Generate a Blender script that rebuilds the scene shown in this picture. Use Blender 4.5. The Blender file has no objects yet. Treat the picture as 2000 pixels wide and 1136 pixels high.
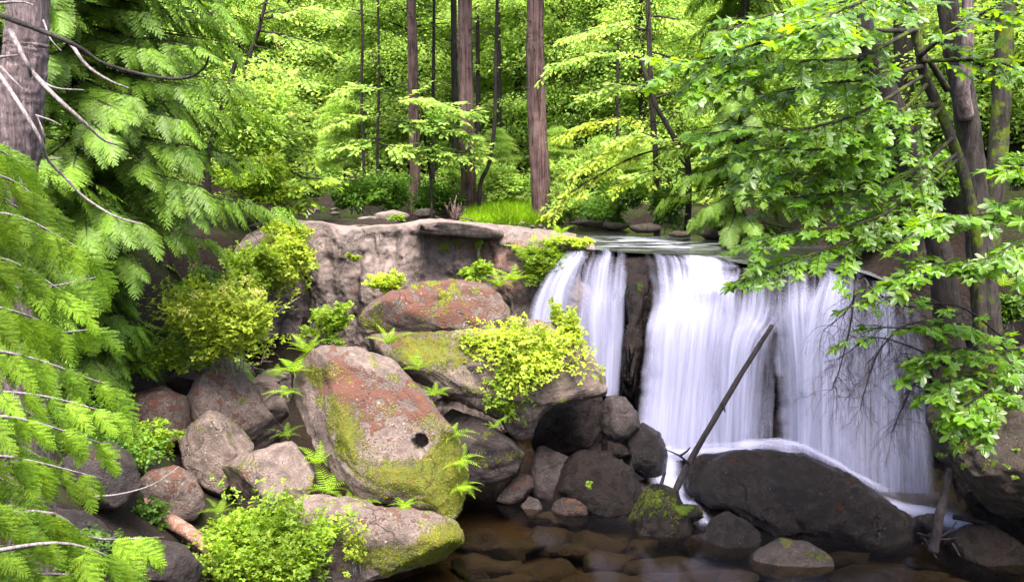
import bpy, bmesh, math, random
import numpy as np
from mathutils import Vector, Matrix

# ------------------------------------------------------------------ camera, light, exposure
scene = bpy.context.scene
COL = scene.collection
CAM_Z = 8.2
FPX = 1732.0
PITCH = math.atan((568 - 300) / FPX)
cam_data = bpy.data.cameras.new('camera')
cam_data.sensor_width = 36.0
cam_data.lens = 36.0 * FPX / 2000.0
cam_data.clip_start = 0.1
cam_data.clip_end = 600.0
cam = bpy.data.objects.new('camera', cam_data)
cam.location = (0, 0, CAM_Z)
cam.rotation_euler = (math.pi / 2 - PITCH, 0, 0)
COL.objects.link(cam)
scene.camera = cam

SUN_EL, SUN_AZ = math.radians(66), math.radians(170)     # azimuth clockwise from +Y: high over the open side of the gorge
world = bpy.data.worlds.new('World')
scene.world = world
world.use_nodes = True
wn = world.node_tree
wn.nodes.clear()
wo = wn.nodes.new('ShaderNodeOutputWorld')
wb = wn.nodes.new('ShaderNodeBackground')
sky = wn.nodes.new('ShaderNodeTexSky')
sky.sky_type = 'NISHITA'
sky.sun_disc = False
sky.sun_elevation = SUN_EL
sky.sun_rotation = SUN_AZ
sky.air_density = 1.0
sky.dust_density = 4.0
sky.ozone_density = 1.0
wb.inputs['Strength'].default_value = 0.15
wn.links.new(sky.outputs[0], wb.inputs['Color'])
wn.links.new(wb.outputs[0], wo.inputs['Surface'])
sun_data = bpy.data.lights.new('sun', 'SUN')
sun_data.energy = 3.0
sun_data.angle = math.radians(40)
sun_data.color = (1.0, 0.975, 0.93)
sun = bpy.data.objects.new('sun', sun_data)
sd = Vector((math.sin(SUN_AZ) * math.cos(SUN_EL), math.cos(SUN_AZ) * math.cos(SUN_EL), math.sin(SUN_EL)))
sun.rotation_euler = sd.to_track_quat('Z', 'Y').to_euler()
sun.location = (0, 0, 60)
COL.objects.link(sun)
vs = scene.view_settings
scene.display_settings.display_device = 'sRGB'
vs.view_transform = 'Standard'
vs.look = 'None'
vs.exposure = 2.6
vs.gamma = 1.0
vs.use_curve_mapping = False
try:
    scene.cycles.max_bounces = 10
    scene.cycles.transparent_max_bounces = 24
    scene.cycles.transmission_bounces = 6
    scene.cycles.diffuse_bounces = 6
    scene.cycles.sample_clamp_indirect = 6.0
    scene.cycles.caustics_reflective = False
    scene.cycles.caustics_refractive = False
    scene.cycles.use_denoising = True
except Exception:
    pass

# ------------------------------------------------------------------ maths helpers
RNG = np.random.default_rng(11)
CA, SA = math.cos(PITCH), math.sin(PITCH)
CAM = np.array([0.0, 0.0, CAM_Z])


def ray(px, py):
    a, b = (px - 1000.0) / FPX, (py - 568.0) / FPX
    return np.array([a, CA - b * SA, -SA - b * CA])


def P(px, py, Y):
    """World point at forward distance Y that the photograph shows at this place."""
    r = ray(px, py)
    return CAM + r * (Y / r[1])


def PZ(px, py, z):
    r = ray(px, py)
    return CAM + r * ((z - CAM_Z) / r[2])


_perm = np.random.default_rng(3).permutation(256).astype(np.int64)
_grad = np.random.default_rng(4).normal(size=(256, 3))
_grad /= np.linalg.norm(_grad, axis=1)[:, None]


def noise(p):
    p = np.asarray(p, float)
    i = np.floor(p).astype(np.int64)
    f = p - i
    u = f * f * f * (f * (f * 6 - 15) + 10)
    out = np.zeros(len(p))
    for dx in (0, 1):
        for dy in (0, 1):
            for dz in (0, 1):
                h = _perm[(_perm[(_perm[(i[:, 0] + dx) & 255] + i[:, 1] + dy) & 255] + i[:, 2] + dz) & 255]
                d = f - np.array([dx, dy, dz])
                w = np.where(dx, u[:, 0], 1 - u[:, 0]) * np.where(dy, u[:, 1], 1 - u[:, 1]) * np.where(dz, u[:, 2], 1 - u[:, 2])
                out += w * np.einsum('ij,ij->i', _grad[h], d)
    return out * 1.6


def fbm(p, octaves=4, gain=0.5):
    p = np.asarray(p, float)
    out, a = np.zeros(len(p)), 1.0
    for k in range(octaves):
        out += a * noise(p * 2.0 ** k + 17.3 * k)
        a *= gain
    return out


def norm(v):
    v = np.asarray(v, float)
    return v / np.maximum(np.linalg.norm(v, axis=-1, keepdims=True), 1e-9)


def sstep(a, b, x):
    t = np.clip((x - a) / (b - a), 0, 1)
    return t * t * (3 - 2 * t)


# ------------------------------------------------------------------ object helpers
def mesh_data(name, V, F, mats=(), smooth=True, attrs=None, mat_idx=None, uv=None):
    me = bpy.data.meshes.new(name)
    V = np.asarray(V, np.float32)
    groups = [np.asarray(f, np.int32) for f in (F if isinstance(F, list) else [F]) if len(f)]
    me.vertices.add(len(V))
    me.vertices.foreach_set('co', V.ravel())
    loops = np.concatenate([g.ravel() for g in groups])
    sizes = np.concatenate([np.full(len(g), g.shape[1], np.int32) for g in groups])
    starts = np.concatenate([[0], np.cumsum(sizes)[:-1]]).astype(np.int32)
    me.loops.add(len(loops))
    me.loops.foreach_set('vertex_index', loops)
    me.polygons.add(len(sizes))
    me.polygons.foreach_set('loop_start', starts)
    me.polygons.foreach_set('loop_total', sizes)
    if mat_idx is not None:
        me.polygons.foreach_set('material_index', np.asarray(mat_idx, np.int32))
    me.update(calc_edges=True)
    me.validate()
    me.polygons.foreach_set('use_smooth', np.full(len(me.polygons), smooth, bool))
    for k, a in (attrs or {}).items():
        at = me.attributes.new(k, 'FLOAT', 'POINT')
        at.data.foreach_set('value', np.asarray(a, np.float32))
    if uv is not None:
        l = me.uv_layers.new(name='UVMap')
        l.data.foreach_set('uv', np.asarray(uv, np.float32)[loops].ravel())
    for m in mats:
        me.materials.append(m)
    return me


def link(name, data, parent=None, loc=None, label=None, cat=None, group=None, kind=None):
    o = bpy.data.objects.new(name, data)
    COL.objects.link(o)
    if parent is not None:
        o.parent = parent
    if loc is not None:
        o.location = loc
    if label:
        o['label'] = label
    if cat:
        o['category'] = cat
    if group:
        o['group'] = group
    if kind:
        o['kind'] = kind
    return o


def empty(name, loc, label, cat, group=None, rz=0.0):
    o = link(name, None, None, tuple(loc), label, cat, group)
    o.empty_display_size = 0.2
    o.rotation_euler = (0, 0, rz)
    return o


def merge(parts):
    """[(V, F list)] -> V, F list by face size"""
    Vs, Fs, n = [], {}, 0
    for V, F in parts:
        for f in (F if isinstance(F, list) else [F]):
            f = np.asarray(f)
            if len(f):
                Fs.setdefault(f.shape[1], []).append(f + n)
        Vs.append(np.asarray(V))
        n += len(V)
    return np.concatenate(Vs), [np.concatenate(v) for v in Fs.values()]


def resample(path, n):
    path = np.asarray(path, float)
    if len(path) > 2:                      # Catmull-Rom through the points
        p = np.vstack([2 * path[0] - path[1], path, 2 * path[-1] - path[-2]])
        ts = np.linspace(0, len(path) - 1, n)
        k = np.minimum(ts.astype(int), len(path) - 2)
        t = (ts - k)[:, None]
        a, b, c, d = p[k], p[k + 1], p[k + 2], p[k + 3]
        return 0.5 * (2 * b + (c - a) * t + (2 * a - 5 * b + 4 * c - d) * t ** 2 + (3 * b - a - 3 * c + d) * t ** 3)
    t = np.linspace(0, 1, n)[:, None]
    return path[0] * (1 - t) + path[-1] * t


def tube(path, r0, r1, sides=6, n=8, rough=0.0, flare=0.0, power=1.0, seed=0, furrow=0.0):
    c = resample(path, n)
    t = np.linspace(0, 1, n)
    r = r0 + (r1 - r0) * t ** power
    if flare:
        r = r * (1 + flare * np.exp(-t * n / 2.2))
    T = norm(np.gradient(c, axis=0))
    ref = np.array([0.0, 1.0, 0.0]) if abs(T[:, 1]).mean() < 0.8 else np.array([1.0, 0, 0])
    A = norm(np.cross(T, ref))
    B = np.cross(T, A)
    ang = np.linspace(0, 2 * np.pi, sides, endpoint=False)
    V = c[:, None, :] + (A[:, None, :] * np.cos(ang)[None, :, None] + B[:, None, :] * np.sin(ang)[None, :, None]) * r[:, None, None]
    V = V.reshape(-1, 3)
    if rough:
        k = fbm(np.column_stack([np.repeat(np.arange(n), sides) * 0.35 + seed * 7.1, np.tile(np.cos(ang) * 1.6, n), np.tile(np.sin(ang) * 1.6, n)]), 3)
        V = V + (V - np.repeat(c, sides, 0)) * (k * rough)[:, None]
    if furrow:                                  # upright bark plates
        zz_ = np.repeat(np.arange(n), sides) * (8.0 / n)
        q_ = np.column_stack([np.tile(np.cos(ang) * 5.5, n), np.tile(np.sin(ang) * 5.5, n), zz_ + seed])
        k = 0.5 - np.abs(noise(q_)) * 1.6 + 0.35 * noise(q_ * np.array([2.3, 2.3, 3.0]))
        V = V + (V - np.repeat(c, sides, 0)) * (k * furrow)[:, None]
    i, j = np.meshgrid(np.arange(n - 1), np.arange(sides), indexing='ij')
    j2 = (j + 1) % sides
    Q = np.stack([i * sides + j, i * sides + j2, (i + 1) * sides + j2, (i + 1) * sides + j], -1).reshape(-1, 4)
    V = np.vstack([V, c[0], c[-1]])
    m = n * sides
    a = np.arange(sides)
    caps = np.vstack([np.column_stack([a, np.full(sides, m), (a + 1) % sides]),
                      np.column_stack([(n - 1) * sides + a, (n - 1) * sides + (a + 1) % sides, np.full(sides, m + 1)])])
    return V, [Q, caps]


def place_many(tv, tf, pos, X, N, scale):
    """Copies of a template (x along, z up) at pos, pointing along X with upper side N."""
    pos, X, N = np.asarray(pos, float), norm(X), np.asarray(N, float)
    Yv = norm(np.cross(N, X))
    Z = np.cross(X, Yv)
    s = np.broadcast_to(np.asarray(scale, float), (len(pos),))
    V = pos[:, None, :] + s[:, None, None] * (tv[None, :, 0:1] * X[:, None, :] + tv[None, :, 1:2] * Yv[:, None, :] + tv[None, :, 2:3] * Z[:, None, :])
    k = len(tv)
    F = []
    for f in (tf if isinstance(tf, list) else [tf]):
        f = np.asarray(f)
        F.append((f[None] + (np.arange(len(pos)) * k)[:, None, None]).reshape(-1, f.shape[1]))
    return V.reshape(-1, 3), F


def frame_matrix(pos, X, N, s):
    X = norm(X)
    Yv = norm(np.cross(N, X))
    Z = np.cross(X, Yv)
    return Matrix(((X[0] * s, Yv[0] * s, Z[0] * s, pos[0]), (X[1] * s, Yv[1] * s, Z[1] * s, pos[1]),
                   (X[2] * s, Yv[2] * s, Z[2] * s, pos[2]), (0, 0, 0, 1)))


def rand_dirs(n, r=RNG):
    return norm(r.normal(size=(n, 3)))


# ------------------------------------------------------------------ node helpers
def new_mat(name):
    m = bpy.data.materials.new(name)
    m.use_nodes = True
    nt = m.node_tree
    nt.nodes.clear()
    return m, nt


class NT:
    def __init__(s, nt):
        s.nt = nt

    def n(s, t, **kw):
        nd = s.nt.nodes.new(t)
        for k, v in kw.items():
            setattr(nd, k, v)
        return nd

    def l(s, a, b):
        s.nt.links.new(a, b)

    def noise(s, vec, scale, detail=6.0, rough=0.55, dist=0.0):
        nd = s.n('ShaderNodeTexNoise')
        nd.inputs['Scale'].default_value = scale
        nd.inputs['Detail'].default_value = detail
        nd.inputs['Roughness'].default_value = rough
        nd.inputs['Distortion'].default_value = dist
        if vec is not None:
            s.l(vec, nd.inputs['Vector'])
        return nd.outputs['Fac']

    def ramp(s, fac, stops):
        nd = s.n('ShaderNodeValToRGB')
        e = nd.color_ramp.elements
        while len(e) < len(stops):
            e.new(0.5)
        for k, (p, c) in enumerate(stops):
            e[k].position = p
            e[k].color = (c, c, c, 1) if isinstance(c, (int, float)) else (*c, 1)
        s.l(fac, nd.inputs['Fac'])
        return nd.outputs['Color']

    def math(s, op, a, b=None, clamp=False):
        nd = s.n('ShaderNodeMath', operation=op, use_clamp=clamp)
        for k, v in enumerate((a, b)):
            if v is None:
                continue
            if isinstance(v, (int, float)):
                nd.inputs[k].default_value = v
            else:
                s.l(v, nd.inputs[k])
        return nd.outputs[0]

    def mix(s, fac, a, b, blend='MIX'):
        nd = s.n('ShaderNodeMix', data_type='RGBA', blend_type=blend)
        for idx, v in ((0, fac), (6, a), (7, b)):
            if isinstance(v, (int, float)):
                nd.inputs[idx].default_value = v if idx == 0 else (v, v, v, 1)
            elif isinstance(v, tuple):
                nd.inputs[idx].default_value = (*v, 1)
            else:
                s.l(v, nd.inputs[idx])
        return nd.outputs[2]

    def attr(s, name):
        return s.n('ShaderNodeAttribute', attribute_name=name).outputs['Fac']

    def maprange(s, v, a, b, c, d, smooth=True):
        nd = s.n('ShaderNodeMapRange', interpolation_type='SMOOTHSTEP' if smooth else 'LINEAR')
        s.l(v, nd.inputs[0])
        for k, x in enumerate((a, b, c, d)):
            nd.inputs[k + 1].default_value = x
        return nd.outputs[0]

    def bump(s, h, strength, dist, normal=None):
        nd = s.n('ShaderNodeBump')
        nd.inputs['Strength'].default_value = strength
        nd.inputs['Distance'].default_value = dist
        s.l(h, nd.inputs['Height'])
        if normal is not None:
            s.l(normal, nd.inputs['Normal'])
        return nd.outputs[0]

    def out(s, sh):
        o = s.n('ShaderNodeOutputMaterial')
        s.l(sh, o.inputs['Surface'])


def set_in(nd, **kw):
    for k, v in kw.items():
        k = k.replace('_', ' ')
        if k in nd.inputs:
            nd.inputs[k].default_value = (*v, 1) if isinstance(v, tuple) and len(v) == 3 else v


def rock_mat(name, grey_a, grey_b, rust, moss_col, rough=0.9, rough_var=0.1, wet_bump=1.0, speck=0.5, spec=0.3, runs=False):
    m, nt = new_mat(name)
    t = NT(nt)
    tc = t.n('ShaderNodeNewGeometry').outputs['Position']
    big = t.noise(tc, 0.9, 8, 0.6)
    mid = t.noise(tc, 4.0, 9, 0.62)
    fine = t.noise(tc, 26.0, 6, 0.7)
    grain = t.noise(tc, 90.0, 3, 0.6)
    base = t.mix(t.maprange(mid, 0.3, 0.7, 0, 1), grey_a, grey_b)
    base = t.mix(t.maprange(fine, 0.35, 0.7, 0.0, 0.5), base, tuple(c * 0.55 for c in grey_a))
    # rusty crust patches, from the mesh attribute broken up by noise
    ra = t.math('ADD', t.attr('rust'), t.math('MULTIPLY', t.math('SUBTRACT', mid, 0.5), 1.9))
    ra = t.math('ADD', ra, t.math('MULTIPLY', t.math('SUBTRACT', fine, 0.5), 0.8))
    rmask = t.maprange(ra, 0.42, 0.62, 0, 1)
    rcol = t.mix(fine, tuple(c * 0.6 for c in rust), tuple(min(1, c * 1.35) for c in rust))
    col = t.mix(rmask, base, rcol)
    # pale lichen spots
    vor = t.n('ShaderNodeTexVoronoi', feature='F1')
    vor.inputs['Scale'].default_value = 7.0
    vor.inputs['Randomness'].default_value = 1.0
    t.l(tc, vor.inputs['Vector'])
    sp = t.math('ADD', vor.outputs['Distance'], t.math('MULTIPLY', t.math('SUBTRACT', fine, 0.5), 0.5))
    smask = t.math('MULTIPLY', t.maprange(sp, 0.10, 0.2, 1, 0), t.maprange(big, 0.45, 0.6, 0, speck))
    col = t.mix(smask, col, tuple(min(0.6, c * 1.7 + 0.06) for c in grey_b))
    # moss
    ma = t.math('ADD', t.attr('moss'), t.math('MULTIPLY', t.math('SUBTRACT', t.noise(tc, 6.0, 8, 0.65), 0.5), 1.5))
    ma = t.math('ADD', ma, t.math('MULTIPLY', t.math('SUBTRACT', fine, 0.5), 0.7))
    mmask = t.maprange(ma, 0.48, 0.66, 0, 1)
    mcol = t.mix(grain, tuple(c * 0.45 for c in moss_col), tuple(c * 1.4 for c in moss_col))
    mcol = t.mix(t.maprange(mid, 0.4, 0.65, 0, 0.6), mcol, tuple(c * k for c, k in zip(moss_col, (1.5, 1.05, 0.8))))
    col = t.mix(mmask, col, mcol)
    # hairline fractures, broken up so they come and go
    wv_ = t.n('ShaderNodeVectorMath', operation='ADD')
    nz_ = t.n('ShaderNodeTexNoise')
    nz_.inputs['Scale'].default_value = 1.6
    nz_.inputs['Detail'].default_value = 5.0
    t.l(tc, nz_.inputs['Vector'])
    t.l(tc, wv_.inputs[0])
    t.l(nz_.outputs['Color'], wv_.inputs[1])
    ve = t.n('ShaderNodeTexVoronoi', feature='DISTANCE_TO_EDGE')
    ve.inputs['Scale'].default_value = 0.85
    t.l(wv_.outputs[0], ve.inputs['Vector'])
    crack = t.math('MULTIPLY', t.maprange(ve.outputs['Distance'], 0.0, 0.016, 1, 0), t.maprange(big, 0.5, 0.62, 0, 0.55))
    col = t.mix(crack, col, tuple(c * 0.22 for c in grey_a))
    if runs:                                   # seepage stains running down the face, then the paler top
        mp_ = t.n('ShaderNodeMapping')
        mp_.inputs['Scale'].default_value = (1.0, 1.0, 0.10)
        t.l(tc, mp_.inputs['Vector'])
        r1 = t.noise(mp_.outputs[0], 2.4, 6, 0.6, 0.3)
        r2 = t.noise(mp_.outputs[0], 9.0, 4, 0.6, 0.2)
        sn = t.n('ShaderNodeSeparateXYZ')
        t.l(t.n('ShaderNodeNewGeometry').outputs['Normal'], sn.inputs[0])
        steep = t.maprange(sn.outputs[2], 0.25, 0.7, 1, 0)
        col = t.mix(t.math('MULTIPLY', steep, t.maprange(r1, 0.46, 0.66, 0, 0.75)), col, tuple(c * 0.42 for c in grey_a))
        col = t.mix(t.math('MULTIPLY', steep, t.maprange(r2, 0.56, 0.7, 0, 0.55)), col, tuple(min(.5, c * 1.35) for c in grey_b))
        col = t.mix(t.maprange(sn.outputs[2], 0.55, 0.9, 0, 0.6), col, tuple(min(.5, c * 1.2) for c in grey_b))  # pale dry top, with light from overhead painted into upward faces
    b = t.n('ShaderNodeBsdfPrincipled')
    t.l(col, b.inputs['Base Color'])
    set_in(b, Specular_IOR_Level=spec)
    rr = t.maprange(mid, 0.3, 0.7, rough - rough_var, min(1, rough + rough_var))
    rr = t.math('MAXIMUM', rr, t.math('MULTIPLY', mmask, 0.95))
    t.l(rr, b.inputs['Roughness'])
    # relief: pits, grain, moss pile
    h = t.math('ADD', t.math('MULTIPLY', mid, 0.55), t.math('MULTIPLY', fine, 0.3))
    h = t.math('ADD', h, t.math('MULTIPLY', grain, 0.08))
    h = t.math('ADD', h, t.math('MULTIPLY', t.math('MULTIPLY', mmask, t.noise(tc, 60, 4, 0.7)), 0.4))
    h = t.math('ADD', h, t.math('MULTIPLY', rmask, t.math('MULTIPLY', fine, 0.22)))
    h = t.math('SUBTRACT', h, t.math('MULTIPLY', crack, 0.5))
    t.l(t.bump(h, 1.0 * wet_bump, 0.17), b.inputs['Normal'])
    t.out(b.outputs[0])
    return m


def leaf_mat(name, col, trans, rough=0.5, spec=0.35, var=0.35, tw=0.45, yellow=0.25):
    """Thin leaf: a glossy-ish upper layer and light coming through; each leaf its own shade."""
    m, nt = new_mat(name)
    t = NT(nt)
    geo = t.n('ShaderNodeNewGeometry')
    oi = t.n('ShaderNodeObjectInfo')
    r = t.math('FRACT', t.math('ADD', geo.outputs['Random Per Island'], oi.outputs['Random']))
    big = t.noise(geo.outputs['Position'], 0.7, 3, 0.5)
    k = t.maprange(r, 0, 1, 1 - var, 1 + var, smooth=False)
    k = t.math('MULTIPLY', k, t.maprange(big, 0.35, 0.65, 0.72, 1.25))
    yl = t.math('MULTIPLY', t.maprange(t.math('FRACT', t.math('MULTIPLY', r, 7.31)), 0.5, 1.0, 0, 1), yellow)

    def shade(c):
        c1 = t.mix(yl, c, (c[0] * 1.9, c[1] * 1.12, c[2] * 0.8))
        return t.mix(1.0, c1, k, 'MULTIPLY')
    b = t.n('ShaderNodeBsdfPrincipled')
    t.l(shade(col), b.inputs['Base Color'])
    set_in(b, Roughness=rough, Specular_IOR_Level=spec)
    tr = t.n('ShaderNodeBsdfTranslucent')
    t.l(shade(trans), tr.inputs['Color'])
    mx = t.n('ShaderNodeMixShader')
    mx.inputs[0].default_value = tw
    t.l(b.outputs[0], mx.inputs[1])
    t.l(tr.outputs[0], mx.inputs[2])
    t.out(mx.outputs[0])
    return m


def bark_mat(name, a, b_, moss=None, moss_amt=0.0, vstretch=0.16, scale=9.0, bump=1.0):
    m, nt = new_mat(name)
    t = NT(nt)
    pos = t.n('ShaderNodeNewGeometry').outputs['Position']
    mp = t.n('ShaderNodeMapping')
    mp.inputs['Scale'].default_value = (1, 1, vstretch)
    t.l(pos, mp.inputs['Vector'])
    n1 = t.noise(mp.outputs[0], scale, 7, 0.65, 0.6)
    n2 = t.noise(mp.outputs[0], scale * 4, 5, 0.65)
    n3 = t.noise(pos, 1.5, 4, 0.6)
    col = t.mix(t.maprange(n1, 0.42, 0.58, 0, 1), a, b_)
    col = t.mix(t.maprange(n2, 0.3, 0.7, 0, 0.45), col, tuple(c * 0.5 for c in a))
    col = t.mix(t.maprange(n3, 0.35, 0.7, 0, 0.35), col, tuple(min(1, c * 1.3 + 0.02) for c in b_))
    if moss is not None:
        mm = t.maprange(t.noise(pos, 2.6, 7, 0.68), 0.62 - moss_amt, 0.72 - moss_amt, 0, 1)
        col = t.mix(mm, col, t.mix(n2, tuple(c * 0.5 for c in moss), tuple(c * 1.3 for c in moss)))
    b = t.n('ShaderNodeBsdfPrincipled')
    t.l(col, b.inputs['Base Color'])
    set_in(b, Roughness=0.9, Specular_IOR_Level=0.2)
    h = t.math('ADD', t.math('MULTIPLY', n1, 0.8), t.math('MULTIPLY', n2, 0.25))
    t.l(t.bump(h, 1.0 * bump, 0.16), b.inputs['Normal'])
    t.out(b.outputs[0])
    return m


# ------------------------------------------------------------------ materials
M = {}
M['dry_rock'] = rock_mat('dry_rock', (0.078, 0.054, 0.044), (0.192, 0.142, 0.118), (0.110, 0.046, 0.030), (0.115, 0.125, 0.014))
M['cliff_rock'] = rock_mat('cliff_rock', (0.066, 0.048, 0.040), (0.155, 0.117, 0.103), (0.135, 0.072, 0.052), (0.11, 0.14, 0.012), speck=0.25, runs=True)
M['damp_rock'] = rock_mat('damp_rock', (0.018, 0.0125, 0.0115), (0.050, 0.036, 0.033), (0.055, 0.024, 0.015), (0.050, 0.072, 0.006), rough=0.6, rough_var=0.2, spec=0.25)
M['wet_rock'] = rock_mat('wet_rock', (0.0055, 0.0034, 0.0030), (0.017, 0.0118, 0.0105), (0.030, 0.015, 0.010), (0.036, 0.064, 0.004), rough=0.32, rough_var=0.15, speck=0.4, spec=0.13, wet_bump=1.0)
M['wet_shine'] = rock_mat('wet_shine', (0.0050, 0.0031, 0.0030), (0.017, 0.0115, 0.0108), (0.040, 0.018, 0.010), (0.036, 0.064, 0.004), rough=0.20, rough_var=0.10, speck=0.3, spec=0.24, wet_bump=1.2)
M['bank_rock'] = rock_mat('bank_rock', (0.022, 0.015, 0.010), (0.065, 0.048, 0.036), (0.028, 0.014, 0.007), (0.042, 0.056, 0.005), rough=0.85)
M['bed_stone'] = rock_mat('bed_stone', (0.013, 0.009, 0.006), (0.030, 0.021, 0.014), (0.026, 0.016, 0.010), (0.020, 0.018, 0.005), rough=0.8, speck=0.15)

M['leaf_maple'] = leaf_mat('leaf_maple', (0.066, 0.138, 0.008), (0.20, 0.36, 0.006), rough=0.34, spec=0.45, tw=0.48, yellow=0.3)
M['leaf_forest'] = leaf_mat('leaf_forest', (0.195, 0.310, 0.060), (0.42, 0.60, 0.090), rough=0.6, spec=0.2, tw=0.5, yellow=0.35)
M['leaf_hemlock'] = leaf_mat('leaf_hemlock', (0.160, 0.275, 0.055), (0.34, 0.52, 0.070), rough=0.6, spec=0.2, tw=0.42)
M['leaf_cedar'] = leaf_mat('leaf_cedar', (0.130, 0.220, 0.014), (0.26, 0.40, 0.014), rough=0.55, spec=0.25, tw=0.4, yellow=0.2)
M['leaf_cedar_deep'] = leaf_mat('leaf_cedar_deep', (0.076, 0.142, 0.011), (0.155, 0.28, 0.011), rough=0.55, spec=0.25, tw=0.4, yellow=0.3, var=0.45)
M['leaf_shrub'] = leaf_mat('leaf_shrub', (0.130, 0.215, 0.015), (0.27, 0.40, 0.018), rough=0.55, spec=0.25, tw=0.45, yellow=0.35)
M['leaf_lime'] = leaf_mat('leaf_lime', (0.210, 0.285, 0.024), (0.38, 0.47, 0.026), rough=0.55, spec=0.25, tw=0.45, yellow=0.3)
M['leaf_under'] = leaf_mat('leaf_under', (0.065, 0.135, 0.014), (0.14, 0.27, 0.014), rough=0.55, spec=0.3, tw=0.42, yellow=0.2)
M['fern'] = leaf_mat('fern', (0.150, 0.260, 0.012), (0.28, 0.42, 0.012), rough=0.6, spec=0.2, tw=0.4)
M['grass'] = leaf_mat('grass', (0.150, 0.290, 0.012), (0.28, 0.44, 0.012), rough=0.6, spec=0.2, tw=0.4)
M['moss_tuft'] = leaf_mat('moss_tuft', (0.125, 0.145, 0.016), (0.19, 0.22, 0.016), rough=0.8, spec=0.1, tw=0.3, var=0.45)
M['blossom'] = leaf_mat('blossom', (0.42, 0.40, 0.12), (0.5, 0.5, 0.14), rough=0.7, spec=0.1, tw=0.3)

M['fir_bark'] = bark_mat('fir_bark', (0.060, 0.040, 0.038), (0.18, 0.130, 0.128), scale=11.0, vstretch=0.13)
M['forest_bark'] = bark_mat('forest_bark', (0.030, 0.016, 0.0145), (0.120, 0.070, 0.062), scale=7.0, vstretch=0.08)
M['dark_bark'] = bark_mat('dark_bark', (0.007, 0.0045, 0.004), (0.022, 0.015, 0.0125), (0.045, 0.06, 0.005), 0.04)
M['grey_bark'] = bark_mat('grey_bark', (0.009, 0.006, 0.005), (0.036, 0.027, 0.022), (0.045, 0.062, 0.005), 0.06)
M['mossy_bark'] = bark_mat('mossy_bark', (0.015, 0.011, 0.008), (0.04, 0.032, 0.025), (0.070, 0.095, 0.005), 0.14)
M['twig'] = bark_mat('twig', (0.09, 0.07, 0.066), (0.22, 0.18, 0.175), scale=30, bump=0.5)
M['dark_twig'] = bark_mat('dark_twig', (0.016, 0.010, 0.010), (0.045, 0.030, 0.029), scale=30, bump=0.5)
M['wet_log'] = bark_mat('wet_log', (0.003, 0.0018, 0.002), (0.018, 0.012, 0.0135), scale=12, vstretch=0.3, bump=0.8)
M['red_log'] = bark_mat('red_log', (0.16, 0.07, 0.045), (0.36, 0.20, 0.15), scale=12, vstretch=0.5)

# ------------------------------------------------------------------ terrain
GORGE = np.array([(-7.6, 26.2), (-3, 26.4), (1.0, 25.6), (3.5, 24.9), (6, 23.6), (9.6, 21.9), (11.6, 20.6), (12.4, 17.5), (12.2, 13.0), (11.2, 9), (11.2, -14),
                  (-4.6, -14), (-4.8, 9), (-6.5, 13), (-9.6, 18), (-9.2, 24)])
CREEK = np.array([(5.0, 23.5), (4.4, 28), (2.2, 32), (-3, 34.6), (-8, 39.5), (-13, 46), (-22, 53), (-40, 60)])


def seg_dist(p, pts, closed=False):
    d = np.full(len(p), 1e9)
    n = len(pts)
    for k in range(n if closed else n - 1):
        a, b = pts[k], pts[(k + 1) % n]
        ab = b - a
        t = np.clip(((p - a) @ ab) / (ab @ ab), 0, 1)
        d = np.minimum(d, np.linalg.norm(p - a - t[:, None] * ab, axis=1))
    return d


def inside(p, poly):
    c = np.zeros(len(p), bool)
    n = len(poly)
    for k in range(n):
        a, b = poly[k], poly[(k + 1) % n]
        cond = ((a[1] > p[:, 1]) != (b[1] > p[:, 1]))
        xi = (b[0] - a[0]) * (p[:, 1] - a[1]) / (b[1] - a[1] + 1e-12) + a[0]
        c ^= cond & (p[:, 0] < xi)
    return c


def ground_z(x, y):
    x, y = np.asarray(x, float), np.asarray(y, float)
    p = np.column_stack([x, y])
    p3 = np.column_stack([x * 0.25, y * 0.25, np.zeros(len(x))])
    nz = fbm(p3, 4)
    d = seg_dist(p, GORGE, True)
    sd = np.where(inside(p, GORGE), -d, d)
    low = -0.55 + 0.10 * nz + np.maximum(0, (-x - 2.6)) * 0.36 + np.maximum(0, x - 10.5) * 0.4
    # plateau above the falls
    dc = seg_dist(p, CREEK)
    wid = np.where(y > 33, 3.4, 3.9)
    bank = sstep(wid, wid + 1.8, dc)
    up = 5.05 + bank * (0.95 + 0.25 * nz) + np.maximum(0, y - 38) * 0.075 * bank + np.maximum(0, y - 62) * 0.04 * bank
    up = up + np.maximum(0, x - 9.0) * 0.33 * sstep(40, 27, y) * sstep(26, 9, x - 0) + np.where(x > 9, 2.4 * sstep(9, 15, x), 0) * sstep(40, 28, y) * 0.55
    up = up + np.maximum(0, x - 16) * 0.18 + np.maximum(0, -x - 14) * 0.16
    # the two banks in front drop with the gorge
    left = 3.1 + sstep(12, 24, y) * 2.5 + np.maximum(0, -x - 8) * 0.18 + 0.25 * nz
    lw = sstep(-3, -6, x) * sstep(27, 24.5, y)
    up = up * (1 - lw) + left * lw
    right = 4.4 + np.minimum(np.maximum(0, x - 11.0) * 0.85, 2.5) + np.maximum(0, x - 14.0) * 0.2 + 0.3 * nz
    rw = sstep(6, 9, x) * sstep(23.5, 21.0, y)
    up = up * (1 - rw) + right * rw
    t = sstep(-0.9, 0.9, sd)
    soft = sstep(-4.0, -6, x) * sstep(25, 22, y)
    t = t * (1 - soft) + sstep(-2.4, 1.6, sd) * soft
    return low * (1 - t) + up * t, 1 - t, bank


def axis(lo, hi, a, b, fine, coarse):
    return np.unique(np.round(np.concatenate([np.arange(lo, a, coarse), np.arange(a, b, fine), np.arange(b, hi + coarse, coarse)]), 4))


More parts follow.
